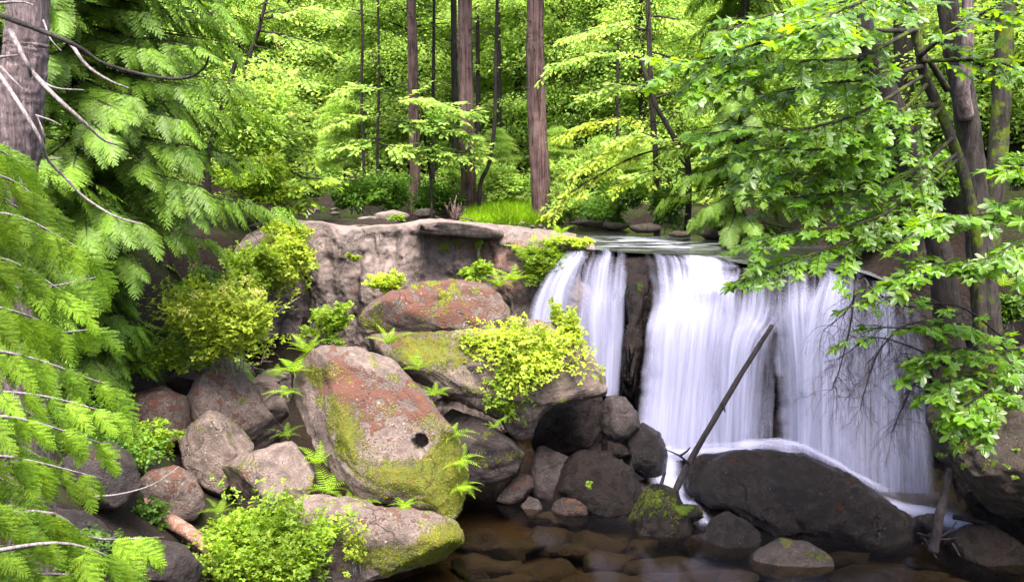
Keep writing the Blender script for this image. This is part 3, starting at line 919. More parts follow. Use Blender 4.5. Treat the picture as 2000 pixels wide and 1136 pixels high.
def boulder(key, label, poly, Y, thick, mat, level=5, seed=1, cuts=7, cut_depth=(0.70, 0.92), box=0.62, amp=0.07, moss=0.0, rust=0.2, top_moss=0.25,
            moss_px=(), rust_px=(), planes=(), group=None, cat='boulder', name='boulder', hole=None, sharp=0.0):
    """A stone whose outline has the given corner pixels at distance Y, THICK metres deep, chiselled by random and given planes, then weathered."""
    pts = np.array([P(a, b, Y) for a, b in poly])
    c = pts.mean(axis=0)
    fwd = norm(c - CAM)
    rt = norm(np.cross(fwd, [0, 0, 1]))
    up = np.cross(rt, fwd)
    t3 = -fwd
    uv_ = np.column_stack([(pts - c) @ rt, (pts - c) @ up])
    # radius as a function of angle from the outline
    th = np.linspace(-np.pi, np.pi, 721)
    R = np.zeros(721)
    n = len(uv_)
    for k in range(n):
        a, b = uv_[k], uv_[(k + 1) % n]
        d = np.column_stack([np.cos(th), np.sin(th)])
        e = b - a
        den = d[:, 0] * e[1] - d[:, 1] * e[0]
        den = np.where(np.abs(den) < 1e-9, 1e-9, den)
        rr = (a[0] * e[1] - a[1] * e[0]) / den
        ss = (a[0] * d[:, 1] - a[1] * d[:, 0]) / den
        ok = (rr > 0) & (ss >= -1e-6) & (ss <= 1 + 1e-6)
        R = np.where(ok, np.maximum(R, rr), R)
    R = np.where(R <= 0, np.median(R[R > 0]), R)
    ker = np.exp(-np.linspace(-2, 2, 17) ** 2)
    R = np.convolve(np.concatenate([R[-9:-1], R, R[1:9]]), ker / ker.sum(), 'valid') if sharp == 0 else R
    D, F = ico(level)
    s = np.hypot(D[:, 0], D[:, 1])
    ang = np.arctan2(D[:, 1], D[:, 0])
    rad = np.interp(ang, th, R)
    L = np.column_stack([rad * np.cos(ang) * s ** box, rad * np.sin(ang) * s ** box, thick / 2 * np.sign(D[:, 2]) * np.abs(D[:, 2]) ** 0.8])
    r = np.random.default_rng(seed * 77 + 5)
    size = float(np.median(R))
    pl = [(norm(np.array(p[:3], float)), p[3]) for p in planes]
    for _ in range(cuts):
        nn = norm(r.normal(size=3) * np.array([0.9, 0.9, 1.0]) + np.array([0, 0, 0.35]))
        pl.append((nn, r.uniform(*cut_depth)))
    for nn, h in pl:
        dd = L @ nn
        H = np.percentile(dd, 99.5) * h
        ex = np.maximum(dd - H, 0)
        L = L - nn[None, :] * (ex * 0.90)[:, None]
    V = c + L[:, :1] * rt + L[:, 1:2] * up + L[:, 2:3] * t3
    if True:
        # weathering along the local normal
        N = norm(np.cross(V[F[:, 1]] - V[F[:, 0]], V[F[:, 2]] - V[F[:, 0]]))
        vn = np.zeros_like(V)
        for k in range(3):
            np.add.at(vn, F[:, k], N)
        vn = norm(vn)
        q = V + seed * 5.1
        sz = min(1.0, size)
        dis = fbm(q * (1.1 / sz), 6, 0.60) * amp * sz + 0.35 * amp * sz * np.abs(noise(q * 3.1 / sz)) - 0.25 * amp * sz * np.exp(-(noise(q * 1.3 / sz + 9) / 0.07) ** 2)
        V = V + vn * dis[:, None]
    if False:
        hc, hr, hd = hole
        rr0 = norm(ray(*hc))
        tpar = (V - CAM) @ rr0
        perp = np.linalg.norm(V - CAM - tpar[:, None] * rr0, axis=1)
        front = ((V - c) @ t3) > 0
        w = sstep(hr, hr * 0.80, perp) * front
        V = V + rr0 * (w * hd)[:, None]
    nz_ = np.abs(fbm(V * 0.9 + seed, 3))
    mo = moss + top_moss * np.clip(vn[:, 2], 0, 1) ** 1.5 * (0.5 + nz_)
    ru = np.full(len(V), rust) + 0.15 * np.clip(vn[:, 2], -0.3, 1)
    scr = (V - CAM)
    fy = scr @ np.array([0, CA, -SA])
    sx = 1000 + FPX * scr[:, 0] / fy
    sy = 568 - FPX * (scr @ np.array([0, SA, CA])) / fy
    mo_local = mo.copy()
    for arr, lst in ((mo, moss_px), (ru, rust_px)):
        for (x, y, rx, ry, a) in lst:
            arr += a * np.exp(-(((sx - x) / rx) ** 2 + ((sy - y) / ry) ** 2))
    base = np.array([c[0], c[1], V[:, 2].min()])
    me = mesh_data(name, V - base, F, [M[mat]], attrs={'moss': mo, 'rust': ru})
    if hole is not None:                        # drill it with a rough cylinder, then drop the cutter
        hc, hr, hd = hole
        rr0 = norm(ray(*hc) + np.array([0.12, 0, -0.05]))
        tt_ = (V - CAM) @ norm(ray(*hc))
        pr = np.linalg.norm(V - CAM - tt_[:, None] * norm(ray(*hc)), axis=1)
        surf = CAM + norm(ray(*hc)) * tt_[pr < hr * 1.5].min()
        cV, cF = tube(np.array([surf - rr0 * 0.6, surf + rr0 * hd * 0.5, surf + rr0 * hd]) - base, hr * 1.06, hr * 0.62, 36, 20, 0.22)
        cm_ = mesh_data('cutter', cV, cF, [M[mat]])
        co_ = link('cutter', cm_)
        o_ = link('tmp', me)
        md = o_.modifiers.new('b', 'BOOLEAN')
        md.operation, md.object, md.solver = 'DIFFERENCE', co_, 'EXACT'
        dg = bpy.context.evaluated_depsgraph_get()
        dg.update()
        me2 = bpy.data.meshes.new_from_object(o_.evaluated_get(dg))
        bpy.data.objects.remove(o_)
        bpy.data.objects.remove(co_)
        me = me2
        me.name = name
    o = link(name, me, None, tuple(base), label, cat, group)
    BOULDERS[key] = dict(o=o, V=V, N=vn, moss=mo, F=F, sx=sx, sy=sy, c=c)
    return o


boulder('holed', 'large pinkish boulder with a round hole through its mossy face',
        [(578, 700), (600, 682), (650, 672), (735, 674), (770, 700), (800, 735), (850, 795), (895, 845), (912, 900), (915, 940), (900, 990), (880, 1010), (800, 1000), (700, 975), (665, 940), (620, 880), (580, 810), (556, 770), (562, 725)],
        18.6, 2.2, 'dry_rock', level=6, seed=3, cuts=2, cut_depth=(0.9, 0.97), box=0.45, amp=0.075, rust=0.12, top_moss=0.1, moss=0.02,
        planes=[(-0.05, 0.25, 1.0, 0.62), (-0.80, -0.05, 0.60, 0.60), (0.75, -0.1, 0.65, 0.86), (0.1, 0.8, 0.7, 0.86)],
        hole=((820, 860), 0.185, 0.55),
        moss_px=[(680, 850, 40, 55, .75), (625, 730, 40, 25, .5), (650, 790, 30, 35, .5), (870, 900, 50, 80, .75), (780, 940, 110, 40, .45), (740, 800, 40, 50, .3), (880, 970, 40, 50, .7), (820, 930, 60, 40, .4), (740, 910, 40, 30, .35)],
        rust_px=[(660, 730, 70, 45, .55), (690, 800, 60, 70, .35), (800, 760, 60, 60, .35), (760, 960, 120, 40, .3), (850, 830, 60, 60, .25), (720, 700, 40, 30, -.5), (780, 690, 50, 30, -.3)])
boulder('slab', 'reddish rounded slab resting on top of the vine-covered boulder',
        [(704, 620), (720, 592), (760, 570), (815, 553), (880, 547), (945, 556), (985, 575), (1005, 600), (1000, 630), (960, 650), (880, 655), (800, 660), (740, 650), (712, 640)],
        21.4, 2.0, 'dry_rock', seed=5, cuts=4, amp=0.09, rust=0.33, top_moss=0.12, planes=[(0.0, 0.6, 0.8, 0.8)],
        moss_px=[(730, 625, 30, 30, .6), (870, 600, 30, 30, .5), (800, 600, 25, 25, .3), (900, 565, 80, 12, .2)], rust_px=[(850, 600, 120, 40, .25)])
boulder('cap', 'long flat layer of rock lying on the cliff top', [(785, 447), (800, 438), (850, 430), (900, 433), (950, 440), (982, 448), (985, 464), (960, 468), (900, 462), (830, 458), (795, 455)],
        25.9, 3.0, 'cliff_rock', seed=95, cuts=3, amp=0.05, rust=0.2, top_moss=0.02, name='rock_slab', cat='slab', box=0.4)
boulder('vine', 'big overhanging boulder draped with bright green vines',
        [(712, 650), (780, 648), (900, 640), (1000, 615), (1080, 632), (1140, 665), (1180, 705), (1198, 740), (1192, 768), (1140, 775), (1080, 790), (1045, 815), (1038, 850), (1005, 855), (980, 815), (930, 796), (870, 775), (800, 735), (740, 700)],
        21.0, 3.0, 'dry_rock', level=6, seed=8, cuts=5, amp=0.09, rust=0.15, top_moss=0.35, box=0.5, planes=[(0, -0.75, 0.66, 0.72), (0.1, 0.7, 0.7, 0.72)],
        moss_px=[(860, 680, 90, 40, .5), (800, 690, 60, 40, .4), (900, 740, 60, 40, .3)], rust_px=[(780, 670, 80, 30, .3)])
boulder('ledge', 'long low boulder lying in front of the holed boulder',
        [(535, 1010), (565, 980), (620, 965), (690, 975), (760, 990), (840, 998), (885, 1015), (908, 1045), (905, 1080), (870, 1110), (790, 1140), (650, 1150), (560, 1110)],
        16.9, 2.0, 'dry_rock', level=6, seed=11, cuts=4, amp=0.07, rust=0.2, top_moss=0.12, planes=[(0, 0.85, 0.5, 0.85), (0, -0.5, 0.85, 0.8)],
        moss_px=[(880, 1050, 50, 45, .7), (830, 1080, 70, 40, .55), (730, 1090, 80, 30, .5), (700, 1050, 60, 30, .25)], rust_px=[(700, 1010, 140, 25, .15), (640, 985, 60, 20, -.4)])
boulder('under', 'grey wedge-shaped boulder tucked under the vine-draped boulder',
        [(850, 805), (880, 795), (940, 818), (1000, 855), (1025, 885), (1010, 925), (960, 945), (900, 945), (860, 930), (840, 870)],
        20.3, 2.2, 'damp_rock', seed=14, cuts=6, rust=0.18, moss_px=[(950, 900, 50, 20, .4)], planes=[(0.1, 0.7, 0.7, 0.8)])
boulder('peak', 'red and grey boulder with a blunt peak behind the other left boulders',
        [(362, 745), (390, 722), (440, 709), (478, 735), (520, 790), (556, 835), (560, 865), (500, 885), (430, 880), (380, 830)],
        20.4, 1.9, 'dry_rock', seed=17, cuts=6, rust=0.3, top_moss=0.15, moss_px=[(440, 720, 40, 14, .5), (470, 790, 30, 30, .2)], planes=[(0.3, 0.5, 0.8, 0.75)])
boulder('ridge', 'grey boulder with a straight pale ridge, second in the left pile',
        [(348, 850), (372, 828), (408, 801), (440, 806), (480, 842), (500, 868), (480, 905), (455, 965), (430, 972), (400, 955), (360, 910)],
        18.8, 1.7, 'dry_rock', seed=20, cuts=4, rust=0.08, top_moss=0.1, amp=0.06, planes=[(-0.45, -0.1, 0.88, 0.66), (0.75, 0.5, 0.45, 0.72)], moss_px=[(410, 860, 50, 35, .38)])
boulder('block', 'angular grey block with yellowish lichen beside the ferns',
        [(432, 912), (480, 882), (550, 846), (578, 866), (612, 915), (632, 945), (600, 985), (530, 1005), (485, 1000), (455, 960)],
        17.7, 1.7, 'dry_rock', seed=23, cuts=4, rust=0.12, top_moss=0.1, amp=0.06, planes=[(0.2, 0.25, 0.94, 0.66), (-0.8, -0.45, 0.4, 0.74)], moss_px=[(480, 910, 40, 20, .35), (580, 960, 50, 25, .4), (460, 930, 20, 25, .3)], rust_px=[(480, 950, 30, 40, .35), (550, 880, 40, 30, -.2)])
boulder('pink', 'small rounded pink boulder beside the dark gap',
        [(272, 935), (300, 915), (340, 906), (375, 925), (398, 960), (402, 990), (380, 1015), (340, 1025), (295, 1010), (275, 975)],
        16.9, 1.4, 'dry_rock', seed=26, cuts=5, rust=0.38, top_moss=0.05, planes=[(0, 0.75, 0.6, 0.78)])
boulder('maroon', 'dull red boulder half hidden by leaves behind the pink one',
        [(235, 800), (265, 768), (320, 757), (365, 775), (385, 820), (365, 860), (310, 875), (255, 865)], 19.6, 1.8, 'dry_rock', seed=29, cuts=5, rust=0.42, top_moss=0.2)
boulder('maroon2', 'dull brown boulder under the cliff cave, behind the peaked one',
        [(325, 745), (350, 720), (385, 712), (420, 730), (425, 765), (390, 790), (345, 780)], 21.6, 1.6, 'damp_rock', seed=31, cuts=5, rust=0.35, top_moss=0.25)
boulder('pale', 'pale flat rock in the mouth of the cliff cave',
        [(482, 752), (505, 738), (540, 745), (558, 765), (545, 790), (500, 800), (480, 780)], 21.8, 1.5, 'dry_rock', seed=33, cuts=5, rust=0.05, top_moss=0.1)
boulder('paleb', 'yellow-mossed stone wedged below the pale cave rock',
        [(510, 785), (535, 768), (558, 775), (565, 810), (545, 830), (520, 815)], 20.6, 1.0, 'dry_rock', level=4, seed=34, cuts=5, rust=0.05, moss=0.25)
boulder('egg', 'egg-shaped grey boulder leaning beside the waterfall',
        [(1166, 800), (1190, 772), (1222, 772), (1246, 805), (1250, 835), (1230, 860), (1200, 864), (1176, 845)], 21.6, 1.2, 'damp_rock', seed=36, cuts=4, rust=0.02, top_moss=0.2, moss=0.1)
boulder('rib', 'dark wet rib of rock standing bare between the two left falls', [(1222, 512), (1240, 500), (1256, 508), (1268, 560), (1252, 620), (1258, 680), (1240, 740), (1236, 810), (1204, 815), (1216, 730), (1214, 670), (1230, 620), (1218, 570)],
        24.0, 1.5, 'wet_rock', seed=37, cuts=6, amp=0.16, rust=0.2, top_moss=0.05, moss_px=[(1250, 560, 8, 16, .7)], name='rock_rib', cat='rock')
boulder('chock', 'small brown stone jammed under the egg-shaped boulder',
        [(1165, 872), (1190, 858), (1220, 868), (1235, 890), (1205, 898), (1175, 892)], 21.2, 0.8, 'wet_rock', level=4, seed=38, cuts=5, moss=0.12)
boulder('splash', 'glossy black round boulder washed by the main fall',
        [(1205, 880), (1225, 845), (1255, 823), (1288, 845), (1304, 885), (1298, 925), (1265, 940), (1225, 925)], 21.5, 1.2, 'wet_shine', seed=40, cuts=3, rust=0.0, top_moss=0)
boulder('dome', 'dark domed boulder with a few green sprigs at the pool edge',
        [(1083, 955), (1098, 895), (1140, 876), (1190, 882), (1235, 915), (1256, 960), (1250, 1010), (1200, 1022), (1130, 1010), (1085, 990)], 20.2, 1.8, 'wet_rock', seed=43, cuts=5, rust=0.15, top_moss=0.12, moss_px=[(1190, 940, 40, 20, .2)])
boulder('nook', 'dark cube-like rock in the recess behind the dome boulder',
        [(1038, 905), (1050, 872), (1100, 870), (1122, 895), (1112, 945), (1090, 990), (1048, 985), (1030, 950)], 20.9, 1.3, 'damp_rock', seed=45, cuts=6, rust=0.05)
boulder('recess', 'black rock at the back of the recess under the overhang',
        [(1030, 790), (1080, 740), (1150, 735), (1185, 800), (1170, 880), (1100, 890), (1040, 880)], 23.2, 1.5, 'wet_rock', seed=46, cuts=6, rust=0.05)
boulder('tilted', 'small reddish stone tilted into the pool',
        [(966, 978), (985, 948), (1012, 920), (1042, 930), (1046, 950), (1022, 975), (995, 988)], 20.3, 0.7, 'damp_rock', level=4, seed=47, cuts=5, rust=0.35)
boulder('button', 'little round stone at the edge of the brown pool',
        [(1014, 992), (1032, 968), (1052, 975), (1062, 995), (1042, 1016), (1024, 1010)], 19.9, 0.5, 'damp_rock', level=4, seed=49, cuts=4, rust=0.2, moss=0.08)
boulder('wedge', 'low reddish wedge stone touching the pool beside the dome boulder',
        [(1074, 1000), (1082, 980), (1110, 964), (1142, 970), (1158, 992), (1150, 1012), (1105, 1012)], 19.7, 0.8, 'damp_rock', level=4, seed=51, cuts=4, rust=0.45)
boulder('mossy', 'green mossy hump of rock with a pale tip in the pool',
        [(1222, 1022), (1238, 975), (1262, 945), (1292, 940), (1325, 956), (1334, 985), (1365, 985), (1376, 1010), (1352, 1022), (1350, 1050), (1300, 1068), (1245, 1058)], 18.8, 1.2, 'wet_rock', seed=53, cuts=4, rust=0.1, moss=0.16, top_moss=0.3, moss_px=[(1265, 990, 40, 40, .3), (1335, 1000, 30, 20, .3)])
boulder('saddle', 'smooth dark rock in the pool with a low saddle on one side',
        [(1318, 1058), (1345, 1046), (1372, 1042), (1390, 1012), (1420, 998), (1455, 1012), (1488, 1045), (1478, 1080), (1440, 1098), (1390, 1092), (1335, 1080)], 18.2, 1.1, 'wet_shine', seed=55, cuts=5, rust=0.05, top_moss=0.05)
boulder('loaf', 'dark loaf-shaped rock in front of the whale-shaped boulder',
        [(1415, 985), (1440, 968), (1490, 964), (1530, 980), (1562, 1015), (1568, 1040), (1525, 1052), (1470, 1030)], 18.7, 1.0, 'wet_shine', seed=57, cuts=4, rust=0.15, top_moss=0.05)
boulder('front', 'low moss-sided rock nearest the lens in the pool',
        [(1448, 1098), (1480, 1070), (1525, 1050), (1580, 1058), (1620, 1085), (1640, 1112), (1600, 1130), (1520, 1142), (1470, 1120)], 17.3, 1.2, 'damp_rock', seed=59, cuts=4, rust=0.2, moss=0.08, top_moss=0.15, moss_px=[(1590, 1085, 35, 20, .4), (1490, 1110, 40, 20, .15)])
boulder('whale', 'huge whale-shaped wet black boulder at the foot of the falls',
        [(1325, 955), (1335, 905), (1362, 884), (1420, 876), (1500, 876), (1570, 886), (1625, 910), (1690, 950), (1745, 985), (1782, 1020), (1778, 1058), (1735, 1085), (1650, 1068), (1560, 1050), (1450, 1010), (1370, 990)],
        19.3, 2.0, 'wet_shine', level=6, seed=61, cuts=2, cut_depth=(0.88, 0.96), amp=0.065, rust=0.12, top_moss=0.0, planes=[(0, 0.6, 0.8, 0.84)], rust_px=[(1370, 905, 30, 14, .3), (1640, 985, 10, 8, .9)])
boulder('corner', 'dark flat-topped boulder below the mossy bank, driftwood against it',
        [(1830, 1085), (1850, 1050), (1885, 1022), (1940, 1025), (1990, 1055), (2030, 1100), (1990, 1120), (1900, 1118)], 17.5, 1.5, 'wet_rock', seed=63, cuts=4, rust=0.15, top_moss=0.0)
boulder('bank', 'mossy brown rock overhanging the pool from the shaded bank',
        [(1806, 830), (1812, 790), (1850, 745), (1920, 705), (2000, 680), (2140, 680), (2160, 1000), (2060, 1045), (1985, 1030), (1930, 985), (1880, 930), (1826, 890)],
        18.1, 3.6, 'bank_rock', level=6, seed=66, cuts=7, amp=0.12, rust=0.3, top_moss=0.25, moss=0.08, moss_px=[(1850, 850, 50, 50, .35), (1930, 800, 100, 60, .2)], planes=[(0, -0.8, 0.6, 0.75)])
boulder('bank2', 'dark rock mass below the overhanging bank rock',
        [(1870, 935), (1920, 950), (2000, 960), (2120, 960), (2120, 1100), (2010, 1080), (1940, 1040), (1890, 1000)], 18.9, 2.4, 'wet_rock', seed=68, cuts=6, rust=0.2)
for k, (poly, Y, lab) in enumerate([
        ([(0, 1010), (80, 985), (170, 1000), (230, 1050), (210, 1110), (120, 1150), (20, 1140)], 12.6, 'dark grey rock on the near bank below the cedar sprays'),
        ([(230, 1080), (290, 1050), (360, 1065), (400, 1110), (370, 1160), (280, 1160)], 14.0, 'brown rock under the fallen red log'),
        ([(120, 890), (190, 860), (260, 880), (280, 950), (230, 1000), (150, 985)], 14.6, 'mottled grey rock seen through the cedar sprays')]):
    boulder('near%d' % k, lab, poly, Y, 1.6, 'damp_rock', seed=70 + k, cuts=6, rust=0.15, top_moss=0.3)

# stones on the pool bed and small ones breaking the surface
r = np.random.default_rng(21)
bed_px = [(1000, 1060, 60, 22), (1075, 1040, 70, 26), (1165, 1045, 62, 30), (1185, 1085, 55, 26), (960, 1090, 80, 26), (1060, 1100, 90, 30), (1160, 1120, 90, 26), (1290, 1090, 90, 24), (1340, 1120, 110, 26),
          (1250, 1060, 50, 20), (930, 1040, 60, 26), (1000, 1130, 80, 24), (1120, 1070, 46, 18), (1430, 1120, 60, 22), (1690, 1110, 90, 26), (1780, 1118, 100, 30), (1660, 1085, 60, 18), (1850, 1130, 60, 20), (1220, 1130, 60, 20), (1090, 1000, 60, 18)]
for k, (x, y, a, bb) in enumerate(bed_px):
    z = -0.14 - 0.12 * r.random()
    q = PZ(x, y, z)
    poly = []
    for w in np.linspace(0, 2 * np.pi, 10, endpoint=False):
        rr = 1 + 0.25 * r.normal()
        poly.append((x + a * math.cos(w) * rr, y + bb * math.sin(w) * rr))
    boulder('bed%d' % k, 'flat brown stone lying on the bed of the clear pool', poly, q[1], 0.9, 'bed_stone', level=4, seed=100 + k, cuts=5, amp=0.05, rust=0.1, top_moss=0, name='submerged_stone', cat='stone', group='stones under the clear brown water')
    o = BOULDERS['bed%d' % k]['o']
    o.location.z -= max(0.0, BOULDERS['bed%d' % k]['V'][:, 2].max() + 0.05)
boulder('chip', 'small shiny black stone breaking the surface near the long low boulder',
        [(904, 1120), (915, 1110), (935, 1110), (955, 1122), (956, 1136), (910, 1136)], 17.0, 0.4, 'wet_rock', level=4, seed=90, cuts=3, rust=0, name='pool_stone', cat='stone')
boulder('lens', 'thin bluish stone just above the water near the driftwood',
        [(1756, 1096), (1775, 1086), (1805, 1092), (1835, 1110), (1825, 1120), (1785, 1112)], 17.4, 0.6, 'wet_rock', level=4, seed=92, cuts=3, rust=0, name='pool_stone', cat='stone')
# stones upstream
ups = [(585, 417, 14, 4, 39), (622, 409, 12, 3, 42), (655, 417, 12, 4, 39), (720, 432, 26, 5, 33), (655, 409, 10, 3, 42), (760, 424, 44, 12, 36), (828, 416, 18, 9, 37), (720, 428, 20, 6, 34), (1020, 436, 5, 3, 33.5), (1040, 442, 4, 3, 33), (1055, 441, 4, 3, 33), (1063, 447, 4, 3, 32), (1105, 448, 5, 3, 31),
       (1260, 445, 40, 10, 30), (1330, 458, 26, 7, 28), (1400, 456, 40, 12, 28.5), (1160, 436, 50, 8, 33), (1200, 441, 30, 7, 32), (1460, 450, 30, 12, 28)]
upl = {5: 'low tan rock shelf on the gravel behind the cliff top', 13: 'flat mossy rock at the far creek edge', 15: 'mossy brown rock where the cedar overhangs the creek'}
for k, (x, y, a, bb, Y) in enumerate(ups):
    poly = [(x + a * math.cos(w) * (1 + .2 * r.normal()), y + bb * math.sin(w) * (1 + .2 * r.normal())) for w in np.linspace(0, 2 * np.pi, 9, endpoint=False)]
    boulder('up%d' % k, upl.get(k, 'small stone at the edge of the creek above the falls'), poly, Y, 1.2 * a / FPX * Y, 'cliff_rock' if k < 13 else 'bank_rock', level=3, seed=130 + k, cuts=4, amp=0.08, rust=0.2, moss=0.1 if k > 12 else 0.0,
            name='creek_stone', cat='stone', group=None if k in upl else 'stones along the creek above the falls')

# ------------------------------------------------------------------ plant building blocks
# leaf outlines: x along the leaf from its stalk, z the upper side
OVAL = (np.array([(0, 0, 0), (0.45, 0.27, 0.05), (1, 0, -0.08), (0.45, -0.27, 0.05)]), [np.array([(0, 2, 1), (0, 3, 2)])])
OVAL6 = (np.array([(0, 0, 0), (0.28, 0.24, 0.04), (0.68, 0.2, 0.02), (1, 0, -0.1), (0.68, -0.2, 0.02), (0.28, -0.24, 0.04), (0.5, 0, -0.03)]),
         [np.array([(0, 6, 1), (1, 6, 2), (2, 6, 3), (3, 6, 4), (4, 6, 5), (5, 6, 0)])])


def palmate():
    """Five-lobed maple leaf with toothed lobes and drooping tips."""
    tips = [(-128, 0.50), (-62, 0.82), (0, 1.0), (62, 0.82), (128, 0.50)]
    out = []
    for k, (a, l) in enumerate(tips):
        a = math.radians(a)
        for da, f in ((-0.40, 0.56), (-0.22, 0.80), (0.0, 1.0), (0.22, 0.80), (0.40, 0.56)):
            out.append((math.cos(a + da) * l * f, math.sin(a + da) * l * f))
        if k < 4:
            b_ = math.radians((tips[k][0] + tips[k + 1][0]) / 2)
            out.append((math.cos(b_) * 0.40, math.sin(b_) * 0.40))
    out.append((-0.12, 0.0))
    o = np.array(out) * 0.62
    V = np.vstack([[(0, 0)], o])
    rr = np.hypot(V[:, 0], V[:, 1])
    z = 0.05 * rr - 0.28 * rr ** 2 + 0.03 * np.sin(np.arctan2(V[:, 1], V[:, 0]) * 6)
    V = np.column_stack([V, z])
    n = len(o)
    return V, [np.array([(0, 1 + k, 1 + (k + 1) % n) for k in range(n)])]


MAPLE = palmate()


def vine_leaf():
    """Three small rounded leaflets on one stalk."""
    parts = []
    for a, s in ((0, 1.0), (75, 0.8), (-75, 0.8)):
        c, q = math.cos(math.radians(a)), math.sin(math.radians(a))
        V = np.array([(0.08, 0, 0), (0.4, 0.30, 0.03), (0.8, 0.26, -0.02), (1, 0, -0.06), (0.8, -0.26, -0.02), (0.4, -0.30, 0.03)]) * s * 0.62
        parts.append((np.column_stack([V[:, 0] * c - V[:, 1] * q, V[:, 0] * q + V[:, 1] * c, V[:, 2]]), [np.array([(0, 5, 4, 3), (0, 3, 2, 1)])]))
    return merge(parts)


TRIFOIL = vine_leaf()


def cedar_spray(seed, n_side=13, droop=0.5, fine=6, wide=1.0):
    """A flat fern-like spray of scale leaves: a midrib with tapering side sprays that hang at their ends."""
    r = np.random.default_rng(seed)
    parts = []
    L = 1.0
    for k in range(n_side):
        f = (k + 0.6) / n_side
        x = f * L
        for sg in (-1, 1):
            ln = (0.40 * (1 - f) ** 0.75 + 0.07) * (0.5 + 0.5 * min(1, f * 5)) * r.uniform(0.85, 1.12)
            a = math.radians(58 - 22 * f + r.normal() * 5)
            d = np.array([math.cos(a), sg * math.sin(a)])
            pts, w = [], 0.040 * (0.6 + 0.5 * (1 - f))
            nn = fine
            sidev = np.array([-d[1], d[0]])
            for q in range(nn):
                g = q / nn
                c = np.array([x, 0]) + d * ln * g
                for s2 in (-1, 1):
                    dd = norm(d + sidev * s2 * 0.62)
                    lq = ln * 0.34 * (1 - 0.55 * g) * r.uniform(0.8, 1.2)
                    tipp = c + dd * lq
                    wid = (0.022 + 0.026 * (1 - g)) * wide
                    pp = np.array([c - sidev * 0 - d * wid * 0.7, tipp, c + d * wid * 1.2])
                    pts.append(pp)
            tipq = np.array([np.array([x, 0]) + d * ln * 0.5 + sidev * 0.012, np.array([x, 0]) + d * ln * 1.06, np.array([x, 0]) + d * ln * 0.5 - sidev * 0.012])
            pts.append(tipq)
            A = np.array(pts).reshape(-1, 2)
            dist = np.abs(A @ np.array([0, 1]))
            z = -droop * 0.9 * dist ** 1.5 - 0.10 * (A[:, 0]) ** 2 * droop + 0.012 * r.normal()
            parts.append((np.column_stack([A, z]), [np.arange(len(A)).reshape(-1, 3)]))
    V, F = merge(parts)
    mid = np.array([(0, 0.008, 0.004), (1.0, 0.0, -0.10 * droop), (0, -0.008, 0.004)])
    return merge([(V, F), (mid, [np.array([(0, 1, 2)])])])


def fern_frond(seed, n=15, arch=0.35):
    r = np.random.default_rng(seed)
    parts = []
    for k in range(n):
        f = (k + 1) / (n + 0.5)
        ln = 0.24 * math.sin(min(1, f * 1.9 + 0.25) * math.pi / 2) * (1 - f ** 2.2) + 0.015
        zc = arch * (f - 1.35 * f * f)
        for sg in (-1, 1):
            dx = 0.06
            w = 0.034 * (1 - 0.4 * f)
            V = np.array([(f - w / 2, 0, zc), (f + dx * 0.5 - w * .55, sg * ln * 0.5, zc - 0.01), (f + dx, sg * ln, zc - 0.06 * ln - 0.02), (f + dx * 0.5 + w * .55, sg * ln * 0.5, zc - 0.01), (f + w / 2, 0, zc)])
            q = [np.array([(0, 1, 2), (0, 2, 4), (2, 3, 4)])]
            parts.append((V + r.normal(size=3) * 0.003, q))
    xs_ = np.linspace(0, 1, 6)
    zz = arch * (xs_ - 1.35 * xs_ ** 2)
    rib = np.vstack([np.column_stack([xs_, np.full(6, 0.006), zz]), np.column_stack([xs_, np.full(6, -0.006), zz])])
    parts.append((rib, [np.array([(k, k + 1, k + 7, k + 6) for k in range(5)])]))
    return merge(parts)


def leafy_frames(X, tilt, r, up=(0, 0, 1)):
    """Upper-side vectors near vertical for leaf directions X."""
    N = np.asarray(up, float)[None, :] + r.normal(size=X.shape) * tilt
    N = N - (N * norm(X)).sum(1)[:, None] * norm(X)
    return norm(N)


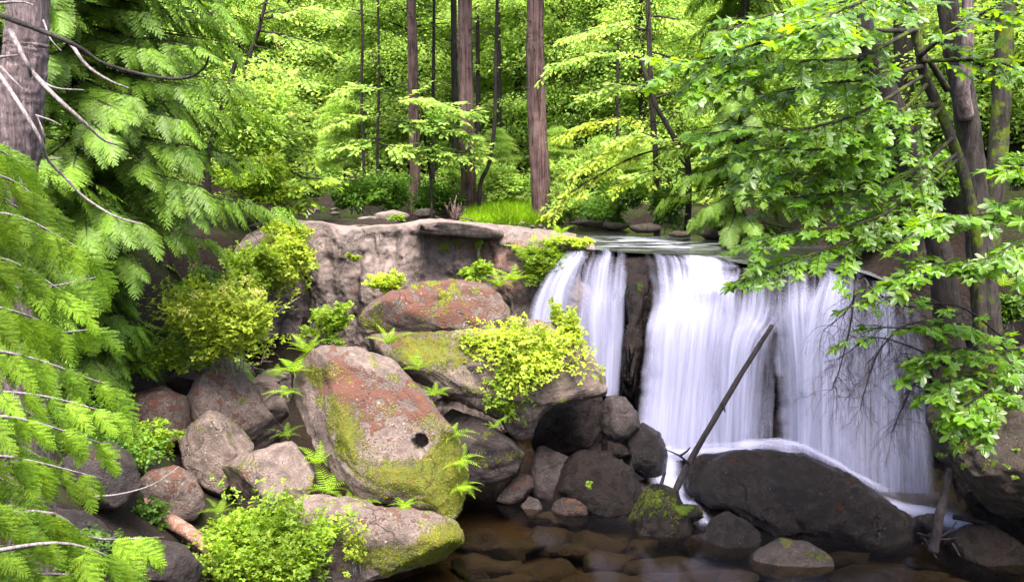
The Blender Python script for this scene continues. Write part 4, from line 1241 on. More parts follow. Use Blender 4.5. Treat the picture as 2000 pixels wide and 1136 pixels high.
def shrub(name, label, cat, base, centre, radii, n_twigs, per_twig, leaf, size, mat, seed, stem_mat='twig', stem_r=0.012, start=0.35, tilt=0.55, droop=0.15, spread=0.16,
          group=None, n_stems=6, blossom=0, shell=0.55):
    """Stems fan out from base to points of an ellipsoid; leaves stand along the outer part of every twig."""
    r = np.random.default_rng(seed)
    base, centre, radii = np.asarray(base, float), np.asarray(centre, float), np.asarray(radii, float)
    root = empty(name, base, label, cat, group)
    n_cl = max(5, n_twigs // 11)
    cl = centre + rand_dirs(n_cl, r) * r.uniform(shell * 0.6, 1.08, (n_cl, 1)) * radii
    ends = cl[r.integers(0, n_cl, n_twigs)] + r.normal(size=(n_twigs, 3)) * 0.24 * radii
    P0, D0, stems = [], [], []
    for k, e in enumerate(ends):
        s = base + (r.normal(size=3) * np.array([0.25, 0.25, 0]) * radii * 0.5)
        midp = s * 0.45 + e * 0.55 + np.array([0, 0, 0.18 * radii[2]]) + r.normal(size=3) * 0.06 * radii
        path = resample([s, midp, e - np.array([0, 0, droop * radii[2] * 0.4])], 12)
        if k < n_stems * 3:
            stems.append(tube(path, stem_r * r.uniform(0.6, 1.1), stem_r * 0.25, 4, 7))
        tt = r.uniform(start, 1.0, per_twig) ** 0.8
        ii_ = np.clip(tt * 11, 0, 10.999)
        k0 = ii_.astype(int)
        pt = path[k0] + (path[k0 + 1] - path[k0]) * (ii_ - k0)[:, None]
        d = norm(path[k0 + 1] - path[k0])
        side = norm(np.cross(d, rand_dirs(per_twig, r) * 0.5 + np.array([0, 0, 1])))
        sg = np.where(r.random(per_twig) < 0.5, -1, 1)[:, None]
        P0.append(pt + side * sg * (spread * r.random((per_twig, 1)) * radii.mean()) + r.normal(size=(per_twig, 3)) * 0.05 * radii.mean())
        D0.append(norm(d * 0.7 + side * sg + r.normal(size=(per_twig, 3)) * 0.45 + np.array([0, 0, -0.25])))
    Pp, Dd = np.vstack(P0) - base, np.vstack(D0)
    V, F = place_many(leaf[0], leaf[1], Pp, Dd, leafy_frames(Dd, tilt, r), size * r.uniform(0.65, 1.25, len(Pp)))
    link('foliage', mesh_data('foliage', V, F, [M[mat]], smooth=False), root, kind='stuff')
    if stems:
        V, F = merge(stems)
        link('stem', mesh_data('stem', V - base, F, [M[stem_mat]]), root, kind='stuff')
    for k in range(blossom):
        c = ends[int(r.integers(0, n_twigs))] - base + r.normal(size=3) * 0.08 + np.array([0, -0.25, 0.15])
        X = rand_dirs(70, r)
        V, F = place_many(OVAL[0], OVAL[1], np.zeros((70, 3)) + rand_dirs(70, r) * 0.15 * r.random((70, 1)) * np.array([1.2, 1.0, 1.0]), X, leafy_frames(X, 1, r), 0.045)
        o = link('blossom', mesh_data('blossom', V, F, [M['blossom']], smooth=False), root)
        o.location = tuple(c)
    return root


FERN_ME = [mesh_data('frond', *fern_frond(s, arch=a), [M['fern']], smooth=False) for s, a in ((1, 0.35), (2, 0.5), (3, 0.25))]


def fern(label, base, size, n, seed, toward=(0, -0.5, 0.0), group='sword ferns growing among the rocks', up=0.75):
    r = np.random.default_rng(seed)
    root = empty('fern', base, label, 'fern', group)
    for k in range(n):
        a = 2 * math.pi * (k + r.uniform(-.3, .3)) / n
        d = np.array([math.cos(a), math.sin(a), 0]) + np.array(toward)
        d[2] += up * r.uniform(0.4, 1.1)
        d = norm(d)
        o = link('frond', FERN_ME[k % 3], root)
        N = norm(np.array([0, 0, 1.0]) - d * d[2] + r.normal(size=3) * 0.12)
        o.matrix_local = frame_matrix((0, 0, 0), d, N, size * r.uniform(0.75, 1.15))
    return root


# ------------------------------------------------------------------ the forest behind
def layered_crown(seed, H, Rad, n_br, per, leaf, size, low=0.12, shape='dome', droop=0.25, width=0.32, tilt=0.8):
    """Leaves laid out in flat drooping plates along limbs around the axis; returns leaf mesh and limb mesh arrays."""
    r = np.random.default_rng(seed)
    Ps, Ds, limbs = [], [], []
    for k in range(n_br):
        f = low + (1 - low) * (k + r.random()) / n_br
        h = H * f
        if shape == 'cone':
            L = Rad * (1.05 - f) * r.uniform(0.75, 1.1) + 0.4
        else:
            L = Rad * (0.35 + 0.75 * math.sin(math.pi * min(1, 0.15 + 0.8 * f))) * r.uniform(0.6, 1.1)
        a = k * 2.39996 + r.normal() * 0.3
        d = np.array([math.cos(a), math.sin(a), 0])
        s_ = np.array([-d[1], d[0], 0])
        rise = (r.uniform(-0.05, 0.45) if shape != 'cone' else r.uniform(-0.12, 0.12)) * L
        droop = r.uniform(0.08, 0.42)
        n_ = int(per * (0.4 + 0.6 * L / Rad))
        t_ = r.uniform(0.02, 1.0, n_) ** 0.85
        w_ = r.normal(size=n_) * width * L * (0.25 + 0.75 * np.sin(np.clip(t_, 0, 1) * np.pi * 0.85))
        # secondary twigs: gather the leaves in flat fingers
        w_ = np.round(w_ / 0.26) * 0.26 + r.normal(size=n_) * 0.085
        z = h + rise * t_ * 1.4 - droop * L * t_ ** 2 - r.uniform(-0.1, 0.35) * np.abs(w_) + r.normal(size=n_) * (0.12 + 0.16 * r.random())
        Ps.append(d * (t_ * L)[:, None] + s_ * w_[:, None] + np.column_stack([np.zeros(n_), np.zeros(n_), z]))
        Ds.append(norm(d * 0.8 + s_ * np.sign(w_)[:, None] * 0.6 + r.normal(size=(n_, 3)) * 0.4 + np.array([0, 0, -0.25])))
        limbs.append(tube([(0, 0, h - 0.1), d * L * 0.5 + np.array([0, 0, h + rise * 0.7 - droop * L * 0.25]), d * L * 0.95 + np.array([0, 0, h + rise * 1.33 - droop * L * 0.9])], 0.022 + 0.008 * L, 0.006, 4, 6))
    Pp, Dd = np.vstack(Ps), np.vstack(Ds)
    V, F = place_many(leaf[0], leaf[1], Pp, Dd, leafy_frames(Dd, tilt, r), size * r.uniform(0.6, 1.3, len(Pp)))
    return (V, F), merge(limbs)


def trunk_me(seed, H, r0, lean, mat, sides=9, flare=0.5):
    r = np.random.default_rng(seed)
    pts = [np.array([0, 0, -0.4])]
    for k in range(1, 7):
        f = k / 6
        pts.append(np.array([lean[0] * f + r.normal() * 0.06 * H / 10, lean[1] * f + r.normal() * 0.06 * H / 10, H * f]))
    V, F = tube(pts, r0, r0 * 0.25, sides, 26, 0.10, flare, 1.0, seed)
    return mesh_data('trunk', V, F, [M[mat]])


CROWNS = []
for k, (H, Rad, nb_, per, size, low, shape, mat, wd) in enumerate([
        (13, 3.8, 64, 640, 0.19, 0.05, 'dome', 'leaf_forest', 0.30),
        (16, 4.4, 76, 640, 0.20, 0.08, 'dome', 'leaf_forest', 0.32),
        (10, 3.2, 56, 560, 0.18, 0.03, 'dome', 'leaf_forest', 0.34),
        (19, 3.6, 100, 420, 0.17, 0.04, 'cone', 'leaf_hemlock', 0.28),
        (15, 3.2, 84, 420, 0.165, 0.03, 'cone', 'leaf_hemlock', 0.30),
        (7, 2.8, 48, 520, 0.17, 0.03, 'dome', 'leaf_forest', 0.36)]):
    (V, F), (LV, LF) = layered_crown(200 + k, H, Rad, nb_, per, OVAL, size, low, shape, width=wd)
    CROWNS.append((mesh_data('crown', V, F, [M[mat]], smooth=False), mesh_data('limb', LV, LF, [M['dark_bark']]), trunk_me(300 + k, H, 0.09 + 0.009 * H, (0.3, 0.2), 'forest_bark'), H))


def zone(x, y):
    u = 1000 + FPX * x / max(y, 1)
    for lim, w in ((430, 'behind the big cedar'), (690, 'over the bend of the creek'), (860, 'behind the dark straight trunk'), (980, 'behind the middle big fir'), (1110, 'behind the thick fir by the grass'),
                   (1330, 'above the pale arching bough'), (1650, 'behind the maple boughs'), (9999, 'beyond the shaded bank trunks')):
        if u < lim:
            return w


def row(y):
    return 'front row' if y < 46 else 'second row' if y < 58 else 'third row' if y < 75 else 'farthest row'


def forest_tree(v, x, y, scale, rz, label, group, crown=True, z=None):
    root = empty('broadleaf_tree' if v in (0, 1, 2, 5) else 'hemlock_tree', (x, y, gz1(x, y) if z is None else z), label, 'tree', group, rz)
    root.scale = (scale, scale, scale)
    cm, lm, tm, H = CROWNS[v]
    link('trunk', tm, root)
    link('limb', lm, root, kind='stuff')
    link('crown', cm, root, kind='stuff')
    return root


r = np.random.default_rng(77)
spots = []
for (Y0, Y1, n, vs_) in ((39, 46, 26, (0, 2, 5, 0, 2)), (46, 58, 40, (0, 1, 2, 4, 0)), (58, 75, 38, (1, 3, 1, 0, 0)), (75, 110, 26, (1, 3, 0, 1))):
    for k in range(n):
        Y = r.uniform(Y0, Y1)
        span = Y * 0.60
        X = -span + 2 * span * (k + r.random()) / n
        spots.append((X, Y, vs_[k % len(vs_)]))
LAB = {0: 'pale green layered broadleaf tree', 1: 'tall light green broadleaf tree', 2: 'small bright green broadleaf tree', 3: 'tall narrow drooping hemlock', 4: 'young feathery hemlock', 5: 'low spreading leafy sapling'}
for (X, Y, v) in spots:
    c = np.array([[X, Y]])
    if seg_dist(c, CREEK)[0] < 4.6 + (2.0 if Y < 50 else 0):
        continue
    if X > 9 and Y < 44:
        continue
    if -5 < X < 4.5 and Y < 43:
        continue
    forest_tree(v, X, Y, r.uniform(0.85, 1.2), r.uniform(0, 6.28), LAB[v] + ', ' + row(Y) + ' ' + zone(X, Y), LAB[v] + ' of the forest', z=None)
# trees on the shaded hill and beyond the cedars
for (X, Y, v, s) in ((13, 33, 2, 1.0), (17, 36, 0, 1.0), (12, 38, 5, 1.2), (21, 32, 1, 1.0), (24, 40, 1, 1.0), (18, 45, 0, 1.1), (-14, 33, 0, .9), (-19, 36, 1, 1.0), (-17, 29, 3, 0.9), (-22, 31, 1, 1.0), (-25, 40, 3, 1.0), (14.5, 28.5, 5, 1.1), (19.5, 27, 2, 1.0), (16.5, 41, 5, 1.3),
                     (12.9, 25.0, 5, 0.8), (14.4, 23.6, 5, 0.9), (15.8, 26.0, 2, 0.8), (13.4, 27.4, 5, 0.9), (16.8, 23.0, 5, 1.0), (11.6, 29.0, 5, 0.8), (18.0, 29.0, 2, 1.0)):
    forest_tree(v, X, Y, s, r.uniform(0, 6.28), LAB[v] + (' on the shaded hillside, ' if X > 0 else ' close behind the big cedar, ') + row(Y) + ' ' + (zone(X, Y) if X > 0 else ''), LAB[v] + ' of the forest')

# ------------------------------------------------------------------ the big bare trunks and other single trunks of the forest
def px_trunk(name, label, cat, pts, w_px, Y, mat, sides=14, taper=0.75, n=40, rough=0.10, flare=0.45, top_ext=9.0, group=None, furrow=0.0, seed=0, base_drop=0.6, on_rock=False):
    """A trunk whose axis passes through the given pixels (bottom first) at distance Y, carried on upwards past the frame."""
    w = [P(a, b, Y) for a, b in pts]
    d = norm(w[-1] - w[-2])
    if top_ext:
        w.append(w[-1] + d * top_ext)
    zb = w[0][2] - 0.8 if on_rock else min(w[0][2], gz1(w[0][0], w[0][1])) - base_drop
    w = [w[0] * np.array([1, 1, 0]) + np.array([0, 0, zb])] + w[1:] if abs(w[0][2] - zb) < 0.9 else [w[0] * np.array([1, 1, 0]) + np.array([0, 0, zb])] + w
    r0 = w_px / 2 * Y / FPX
    base = np.array(w[0])
    root = empty(name, base, label, cat, group)
    V, F = tube(np.array(w) - base, r0, r0 * taper, sides, n, rough, flare, 1.0, seed, furrow)
    link('trunk', mesh_data('trunk', V, F, [M[mat]]), root)
    return root, base


def add_limb(root, base, pts, r0, r1, mat, name='branch', sides=6, n=18, rough=0.15, seed=0):
    V, F = tube(np.array(pts) - base, r0, r1, sides, n, rough, 0, 1.0, seed)
    return link(name, mesh_data(name, V, F, [M[mat]]), root)


def dead_snags(root, base, axis_a, axis_b, n, length, mat, seed):
    """Short broken-off twigs along a trunk."""
    r = np.random.default_rng(seed)
    for k in range(n):
        p = axis_a + (axis_b - axis_a) * r.uniform(0.1, 1)
        a = r.uniform(0, 6.28)
        d = np.array([math.cos(a), math.sin(a), r.uniform(-0.2, 0.35)])
        l = length * r.uniform(0.4, 1.2)
        add_limb(root, base, [p, p + d * l * 0.5 + np.array([0, 0, -0.03 * l]), p + d * l + np.array([0, 0, -0.2 * l * r.random()])], 0.028, 0.007, mat, 'snag', 4, 6)


big = [
    ('thick reddish fir trunk standing by the grass patch, rightmost of the three big ones', [(1057, 395), (1050, 250), (1045, 100), (1046, 0)], 40, 35.5, .72),
    ('reddish fir trunk with a curved thin tree beside its foot', [(916, 372), (912, 250), (909, 100), (908, 0)], 31, 38.0, .8),
    ('dark straight trunk rising behind the creek bushes', [(811, 352), (808, 230), (806, 100), (803, 0)], 21, 41.0, .8)]
for k, (lab, pts, w, Y, tp) in enumerate(big):
    root, base = px_trunk('fir_tree', lab, 'tree', pts, w, Y, 'forest_bark', 48, tp, 140, 0.05, 0.55, 10, seed=k + 1, furrow=0.08)
    a, b_ = P(*pts[1], Y), P(*pts[-1], Y)
    dead_snags(root, base, a, b_, 10, 1.1, 'dark_twig', 400 + k)
    top = P(*pts[-1], Y) + np.array([0, 0, 3.0]) - base
    o = link('crown', CROWNS[3][0], root, kind='stuff')
    o.location = tuple(top)
    o.scale = (1, 1, 0.5)
thin = [
    ('thin curved trunk sweeping up beside the second big fir', [(937, 368), (955, 320), (965, 250), (968, 140), (971, 0)], 9, 37.0),
    ('slim straight trunk glimpsed between the first and second big firs', [(846, 340), (846, 200), (848, 0)], 8, 43.0),
    ('stubby dark trunk half hidden behind the second big fir', [(889, 330), (889, 250), (887, 120), (886, 0)], 17, 44.0),
    ('slim trunk just past the second big fir', [(934, 190), (933, 100), (932, 0)], 10, 47.0),
    ('bare slender trunk beside the darker one in the layered trees', [(976, 280), (975, 150), (973, 0)], 10, 46.0),
    ('tall slender mottled trunk over the far creek bank', [(1283, 420), (1280, 300), (1272, 180), (1267, 60), (1266, 0)], 13, 31.5),
    ('slanting dark trunk leaning over the far creek bank', [(1345, 330), (1322, 280), (1300, 240), (1278, 200), (1262, 150)], 12, 31.0),
    ('thin dark sapling in front of the creek bushes', [(843, 402), (840, 340), (832, 290), (826, 230)], 6, 36.5),
    ('slim pale pole of a tree left of the first big trunk', [(710, 300), (706, 200), (708, 80), (706, 0)], 7, 46.0),
    ('thin dark pole of a tree in the yellow-green leaves', [(737, 300), (740, 150), (738, 0)], 6, 48.0),
    ('faint slim trunk among the trees above the pale bough', [(1205, 330), (1206, 200), (1207, 100)], 7, 42.0),
    ('faint dark trunk in the forest beside the leaning trunk', [(1253, 330), (1253, 150), (1252, 0)], 14, 44.0),
    ('thin forked tree over the yellow-green shrub', [(478, 180), (488, 110), (505, 60), (520, 0)], 10, 29.0),
    ('dark slim trunk behind the flowering shrub', [(405, 330), (415, 270), (440, 190), (452, 150)], 13, 27.0)]
for k, (lab, pts, w, Y) in enumerate(thin):
    root, base = px_trunk('slender_tree', lab, 'tree', pts, w, Y, 'dark_bark' if k not in (5, 8) else 'grey_bark', 8, 0.6, 34, 0.12, 0.3, 4 if pts[-1][1] < 20 else 0.6, seed=20 + k)
    dead_snags(root, base, P(*pts[1], Y), P(*pts[-1], Y), 7, 0.9, 'dark_twig', 430 + k)

# ------------------------------------------------------------------ understory
def px_shrub(label, x, y, Y, rx, ry, n_twigs, per, leaf, size, mat, seed, ybase=None, name='bush', cat='bush', rdepth=None, **kw):
    c = P(x, y, Y)
    s = Y / FPX
    rad = (rx * s, (rdepth if rdepth else rx * s * 0.8), ry * s)
    zb = c[2] - rad[2] * 1.05 if ybase is None else P(x, ybase, Y)[2]
    return shrub(name, label, cat, (c[0], c[1], zb), c, rad, n_twigs, per, leaf, size, M and mat, seed, **kw)


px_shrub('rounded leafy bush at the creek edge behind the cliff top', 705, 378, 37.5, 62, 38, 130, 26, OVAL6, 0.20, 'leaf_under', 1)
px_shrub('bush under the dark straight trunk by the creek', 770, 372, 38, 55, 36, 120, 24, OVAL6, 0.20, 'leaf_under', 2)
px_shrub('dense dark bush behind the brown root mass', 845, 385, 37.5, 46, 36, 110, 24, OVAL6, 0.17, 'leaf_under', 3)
px_shrub('low bright bush between the two big reddish trunks', 985, 360, 38, 60, 34, 100, 24, OVAL6, 0.20, 'leaf_forest', 4)
px_shrub('soft green bush at the foot of the third big trunk', 1120, 385, 35, 55, 46, 120, 24, OVAL6, 0.17, 'leaf_forest', 5)
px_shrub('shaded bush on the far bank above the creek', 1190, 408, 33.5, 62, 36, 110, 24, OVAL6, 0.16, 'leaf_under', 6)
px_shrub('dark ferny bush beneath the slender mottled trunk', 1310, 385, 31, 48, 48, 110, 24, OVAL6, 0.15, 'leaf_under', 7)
px_shrub('bush of mixed greens on the far bank under the pale bough', 1240, 370, 33, 60, 36, 100, 24, OVAL6, 0.16, 'leaf_under', 8)
px_shrub('small bush at the feet of the first trunks', 890, 345, 40, 60, 30, 90, 22, OVAL6, 0.2, 'leaf_forest', 9)
px_shrub('far bush at the bend of the creek', 610, 355, 43, 60, 36, 110, 22, OVAL6, 0.21, 'leaf_under', 10)
px_shrub('leafy thicket beside the third big trunk', 1160, 320, 39, 70, 50, 120, 24, OVAL6, 0.22, 'leaf_forest', 11)
px_shrub('tiny bush on the sand behind the cliff top', 775, 424, 34.5, 18, 12, 30, 14, OVAL6, 0.10, 'grass', 12)
px_shrub('yellow-green tree crown with creamy flower spikes behind the cedar', 500, 205, 27.5, 110, 85, 330, 26, OVAL6, 0.15, 'leaf_forest', 18, ybase=330, name='flowering_shrub', cat='shrub', blossom=8)
px_shrub('loose yellow-green shrub crown above the cliff end', 505, 330, 27.0, 85, 60, 230, 26, OVAL6, 0.15, 'leaf_shrub', 19, ybase=420, name='shrub', cat='shrub', blossom=3)
rb = np.random.default_rng(91)
for k in range(34):
    X, Y = rb.uniform(-26, 14), rb.uniform(40, 60)
    if seg_dist(np.array([[X, Y]]), CREEK)[0] < 5.0:
        continue
    z = gz1(X, Y)
    src = None
    o = empty('bush', (X, Y, z), 'low light green undergrowth bush, ' + row(Y) + ' ' + zone(X, Y), 'bush', 'bushes between the forest trunks', rb.uniform(0, 6.28))
    s_ = rb.uniform(0.16, 0.3)
    o.scale = (s_ * 1.3, s_ * 1.3, s_ * 1.2)
    link('foliage', CROWNS[(5, 2, 0)[k % 3]][0], o, kind='stuff')

# low undergrowth carpeting the forest floor, nothing to count
ru_ = np.random.default_rng(92)
n = 60000
X_, Y_ = ru_.uniform(-48, 40, n), 36.5 + 48 * ru_.random(n) ** 1.4
c2 = np.column_stack([X_, Y_])
ok = (seg_dist(c2, CREEK) > 4.4) & (noise(np.column_stack([X_ * 0.25, Y_ * 0.25, np.zeros(n)])) > -0.35) & ~((X_ > 9) & (Y_ < 40))
X_, Y_ = X_[ok], Y_[ok]
zz = ground_z(X_, Y_)[0] + ru_.random(len(X_)) ** 1.5 * 1.3 * (0.5 + 0.5 * noise(np.column_stack([X_ * 0.5, Y_ * 0.5, np.ones(len(X_))])))
D_ = norm(ru_.normal(size=(len(X_), 3)) * np.array([1, 1, 0.3]))
V, F = place_many(OVAL[0], OVAL[1], np.column_stack([X_, Y_, zz]), D_, leafy_frames(D_, 0.5, ru_), 0.30 * ru_.uniform(0.6, 1.3, len(X_)))
link('undergrowth', mesh_data('undergrowth', V, F, [M['leaf_forest']], smooth=False), kind='stuff')

# grass patch on the bank
r = np.random.default_rng(5)
n = 9000
gx_, gy_ = r.uniform(900, 1100, n), r.uniform(0, 1, n)
gp = np.array([PZ(x, 434 - 2 * abs(x - 1000) / 100, 5.55) for x in gx_])
gp[:, 1] += gy_ * 3.0
gp[:, 0] *= gp[:, 1] / (gp[:, 1] - gy_ * 3.0)
gp[:, 2] = 5.35 + 0.30 * gy_
hh = r.uniform(0.35, 0.75, n) * (0.6 + 0.5 * np.sin(np.clip((gx_ - 895) / 215, 0, 1) * np.pi))
bl = np.array([(0, 0.035, 0), (0, -0.035, 0), (0.6, 0.02, 0.12), (0.6, -0.02, 0.12), (1.0, 0, 0.42)])
X = norm(np.array([0, 0, 1.0]) + r.normal(size=(n, 3)) * 0.28)
V, F = place_many(bl, [np.array([(0, 1, 3, 2)]), np.array([(2, 3, 4)])], gp, X, leafy_frames(X, 1.0, r, (0, -1, 0)), hh)
link('grass', mesh_data('grass', V, F, [M['grass']], smooth=False), kind='stuff')

# brown root mass at the creek
rt_c = P(885, 428, 34.5)
root = empty('driftwood_roots', rt_c, 'reddish-brown upturned root mass stranded at the creek edge', 'roots')
rr_ = np.random.default_rng(8)
for k in range(16):
    a = rr_.uniform(0, math.pi)
    d = np.array([math.cos(a) * 0.9, rr_.normal() * 0.4, abs(math.sin(a)) * 0.8])
    add_limb(root, rt_c, [rt_c - d * 0.1, rt_c + d * 0.35 + rr_.normal(size=3) * 0.08, rt_c + d * rr_.uniform(0.6, 1.0) + rr_.normal(size=3) * 0.12], 0.06, 0.015, 'forest_bark', 'root', 5, 8)

# ------------------------------------------------------------------ cedars
SPRAY = [mesh_data('spray', *cedar_spray(s, 13, dr, 6), [M['leaf_cedar']], smooth=False) for s, dr in ((1, 0.5), (2, 0.8), (3, 0.3), (4, 0.6))]
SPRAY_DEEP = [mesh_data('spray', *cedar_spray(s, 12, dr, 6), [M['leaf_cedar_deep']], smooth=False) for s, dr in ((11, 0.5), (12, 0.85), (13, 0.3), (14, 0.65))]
SPRAY_LOW = [cedar_spray(s, 9, dr, 3, 1.9) for s, dr in ((5, 0.5), (6, 0.75), (7, 0.35))]


def cedar(label, x, y, z0, H, Rad, trunk_r, n_br, per_br, size, seed, max_obj, h_lo, az=(0, 6.28), mat='dark_bark', name='cedar_tree', trunk=True, elev=-0.15, lean=(0, 0), clear=0):
    r = np.random.default_rng(seed)
    base = np.array([x, y, z0])
    root = empty(name, base, label, 'tree')
    if trunk:
        V, F = tube([(0, 0, -0.8), (lean[0] * .5, lean[1] * .5, H * 0.5), (lean[0], lean[1], H)], trunk_r, trunk_r * 0.2, 12, 30, 0.10, 0.5, 1.0, seed)
        link('trunk', mesh_data('trunk', V, F, [M[mat]]), root)
    spots, limbs = [], []
    for k in range(n_br):
        f = (k + r.random()) / n_br
        h = h_lo + (H - h_lo) * f
        a = r.uniform(*az)
        if clear and h < clear and math.cos(a) > -0.35:
            continue
        L = Rad * (1.0 - 0.55 * f) * r.uniform(0.7, 1.1)
        d = np.array([math.cos(a), math.sin(a), 0])
        s_ = np.array([-d[1], d[0], 0])
        p0 = np.array([lean[0] * h / H, lean[1] * h / H, h])
        path = resample([p0, p0 + d * L * 0.45 + np.array([0, 0, elev * L]), p0 + d * L + np.array([0, 0, elev * 1.7 * L])], 12)
        limbs.append(tube(path, 0.014 + 0.005 * L, 0.005, 5, 9))
        for q in range(per_br):
            t_ = 0.18 + 0.82 * (q + r.random()) / per_br
            i_ = min(10, int(t_ * 11))
            pp = path[i_] + (path[i_ + 1] - path[i_]) * (t_ * 11 - i_)
            sg = 1 if q % 2 else -1
            X = norm(d * r.uniform(0.3, 0.8) + s_ * sg * r.uniform(0.3, 1.0) * (1.15 - t_) + np.array([0, 0, -r.uniform(0.35, 1.1)]))
            N = norm(np.array([0, 0, 0.75]) + d * 0.85 + r.normal(size=3) * 0.28)
            spots.append((pp, X, N, size * r.uniform(0.7, 1.2)))
    V, F = merge(limbs)
    link('limb', mesh_data('limb', V, F, [M[mat]]), root, kind='stuff')
    # those that face the open side first as sprays of their own, the rest as one mass
    spots.sort(key=lambda s: (s[0][1] - s[0][0] * 0.2))
    for k, (pp, X, N, s) in enumerate(spots[:max_obj]):
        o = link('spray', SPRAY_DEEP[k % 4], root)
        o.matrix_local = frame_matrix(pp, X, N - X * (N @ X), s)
    rest = spots[max_obj:]
    if rest:
        parts = []
        for g in range(3):
            sub = rest[g::3]
            if sub:
                parts.append(place_many(SPRAY_LOW[g][0], SPRAY_LOW[g][1], np.array([s[0] for s in sub]), np.array([s[1] for s in sub]),
                                        np.array([norm(s[2] - s[1] * (s[2] @ s[1])) for s in sub]), np.array([s[3] for s in sub])))
        V, F = merge(parts)
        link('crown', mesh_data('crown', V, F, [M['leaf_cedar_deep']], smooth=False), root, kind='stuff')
    return root


cedar('big cedar with tiers of drooping sprays beside the cliff', -9.6, 20.0, 3.2, 15.5, 5.0, 0.24, 250, 20, 0.66, 501, 300, 1.2, az=(-2.6, 0.8), elev=-0.12, clear=3.6)
cedar('dark cedar standing deeper in shade behind the fir trunk', -11.6, 16.5, 3.4, 15, 4.4, 0.26, 110, 18, 0.62, 502, 120, 0.6)
cedar('cedar at the back of the shaded bank, beyond the two front ones', -13.5, 24.5, 5.0, 14, 4.6, 0.3, 90, 18, 0.75, 503, 80, 0.5)
cedar('drooping cedar hanging over the creek on the far bank', *P(1440, 430, 28.6)[:2], 5.6, 11, 2.9, 0.2, 90, 18, 0.62, 504, 220, 0.5)

q1, q2 = P(165, 700, 18.6), P(405, 560, 22.6)
cedar('young cedar filling the gap between the near cedar and the maroon boulder', q1[0], q1[1], gz1(q1[0], q1[1]), q1[2] + 2.8 - gz1(q1[0], q1[1]), 1.5, 0.07, 60, 14, 0.55, 505, 200, 0.5, az=(-3.1, 0.6))
cedar('small cedar on the earthy slope at the cliff end', q2[0], q2[1], gz1(q2[0], q2[1]), 3.6, 1.5, 0.06, 44, 14, 0.55, 506, 160, 0.4, az=(-3.1, 0.3))

# cedar boughs close to the lens
nc_ = np.array([-8.2, 6.9, 0])
root = empty('cedar_tree', (nc_[0], nc_[1], gz1(nc_[0], nc_[1])), 'near cedar whose long hanging sprays fill the lower corner', 'tree')
base = np.array(root.location)
V, F = tube([(0, 0, -0.5), (0.05, 0, 4), (0.1, 0.05, 9)], 0.22, 0.12, 12, 26, 0.1, 0.4, 1, 9)
link('trunk', mesh_data('trunk', V, F, [M['dark_bark']]), root)
rn = np.random.default_rng(41)
near_br = [  # branch polylines in the picture: start, mid, tip and depths
    [(-120, 330, 7.4), (40, 345, 8.4), (150, 420, 9.0)], [(-120, 430, 7.4), (60, 420, 8.4), (215, 500, 9.0)], [(-120, 520, 7.2), (40, 505, 8.0), (190, 590, 8.6)],
    [(-120, 600, 7.2), (30, 600, 7.8), (150, 640, 8.6)], [(-120, 690, 7.0), (60, 690, 7.8), (255, 755, 8.6)], [(-120, 760, 7.0), (100, 770, 7.9), (258, 808, 8.4)],
    [(-120, 820, 7.0), (60, 815, 7.6), (250, 870, 8.4)], [(-120, 900, 6.8), (40, 890, 7.4), (240, 935, 8.2)], [(-120, 960, 6.6), (20, 985, 7.0), (130, 1045, 7.6)],
    [(-60, 1010, 6.8), (130, 1000, 7.4), (215, 1050, 7.9), (355, 1048, 8.4)], [(-60, 1090, 6.6), (160, 1060, 7.2), (300, 1110, 7.8)], [(-120, 1010, 6.4), (10, 1080, 6.8), (120, 1130, 7.2)],
    [(-100, 380, 8.4), (60, 400, 9.4), (130, 470, 9.8)], [(-100, 640, 8.2), (120, 650, 9.0), (240, 640, 9.6)], [(-80, 560, 8.0), (120, 560, 9.2), (230, 540, 9.8)], [(-80, 300, 8.2), (20, 290, 9.0), (90, 330, 9.6)],
    [(0, 1150, 7.0), (150, 1120, 7.6), (330, 1160, 8.0)],
    [(-140, 250, 9.2), (0, 270, 10.2), (90, 310, 10.6)], [(-140, 400, 9.0), (20, 430, 10.0), (130, 500, 10.4)], [(-140, 480, 9.0), (10, 470, 10.0), (120, 540, 10.4)], [(-140, 560, 9.0), (20, 580, 10.0), (140, 660, 10.4)],
    [(-140, 660, 9.0), (20, 680, 10.0), (130, 740, 10.4)], [(-140, 760, 9.0), (10, 770, 10.0), (140, 830, 10.4)], [(-140, 860, 9.0), (20, 850, 10.0), (130, 900, 10.4)], [(-140, 940, 8.8), (20, 930, 9.8), (120, 980, 10.2)]]
cnt = 0
for bp in near_br:
    path = resample([P(q[0] - 35, q[1], q[2]) for q in bp], 16)
    add_limb(root, base, path, 0.022, 0.006, 'twig', 'branch', 5, 12, 0.1)
    for q in range(11):
        t_ = 0.18 + 0.82 * (q + rn.random()) / 11
        i_ = min(14, int(t_ * 15))
        pp = path[i_] + (path[i_ + 1] - path[i_]) * (t_ * 15 - i_)
        d = norm(path[i_ + 1] - path[i_])
        X = norm(d * rn.uniform(0.35, 0.8) + np.array([rn.normal() * 0.22, -0.35 * rn.random(), -rn.uniform(0.65, 1.1)]))
        N = norm(np.array([rn.normal() * 0.35, -0.8, 0.55 + rn.normal() * 0.2]))
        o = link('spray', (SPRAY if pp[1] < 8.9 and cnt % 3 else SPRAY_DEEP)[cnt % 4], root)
        o.matrix_local = frame_matrix(pp - base, X, norm(N - X * (N @ X)), rn.uniform(0.30, 0.50))
        cnt += 1

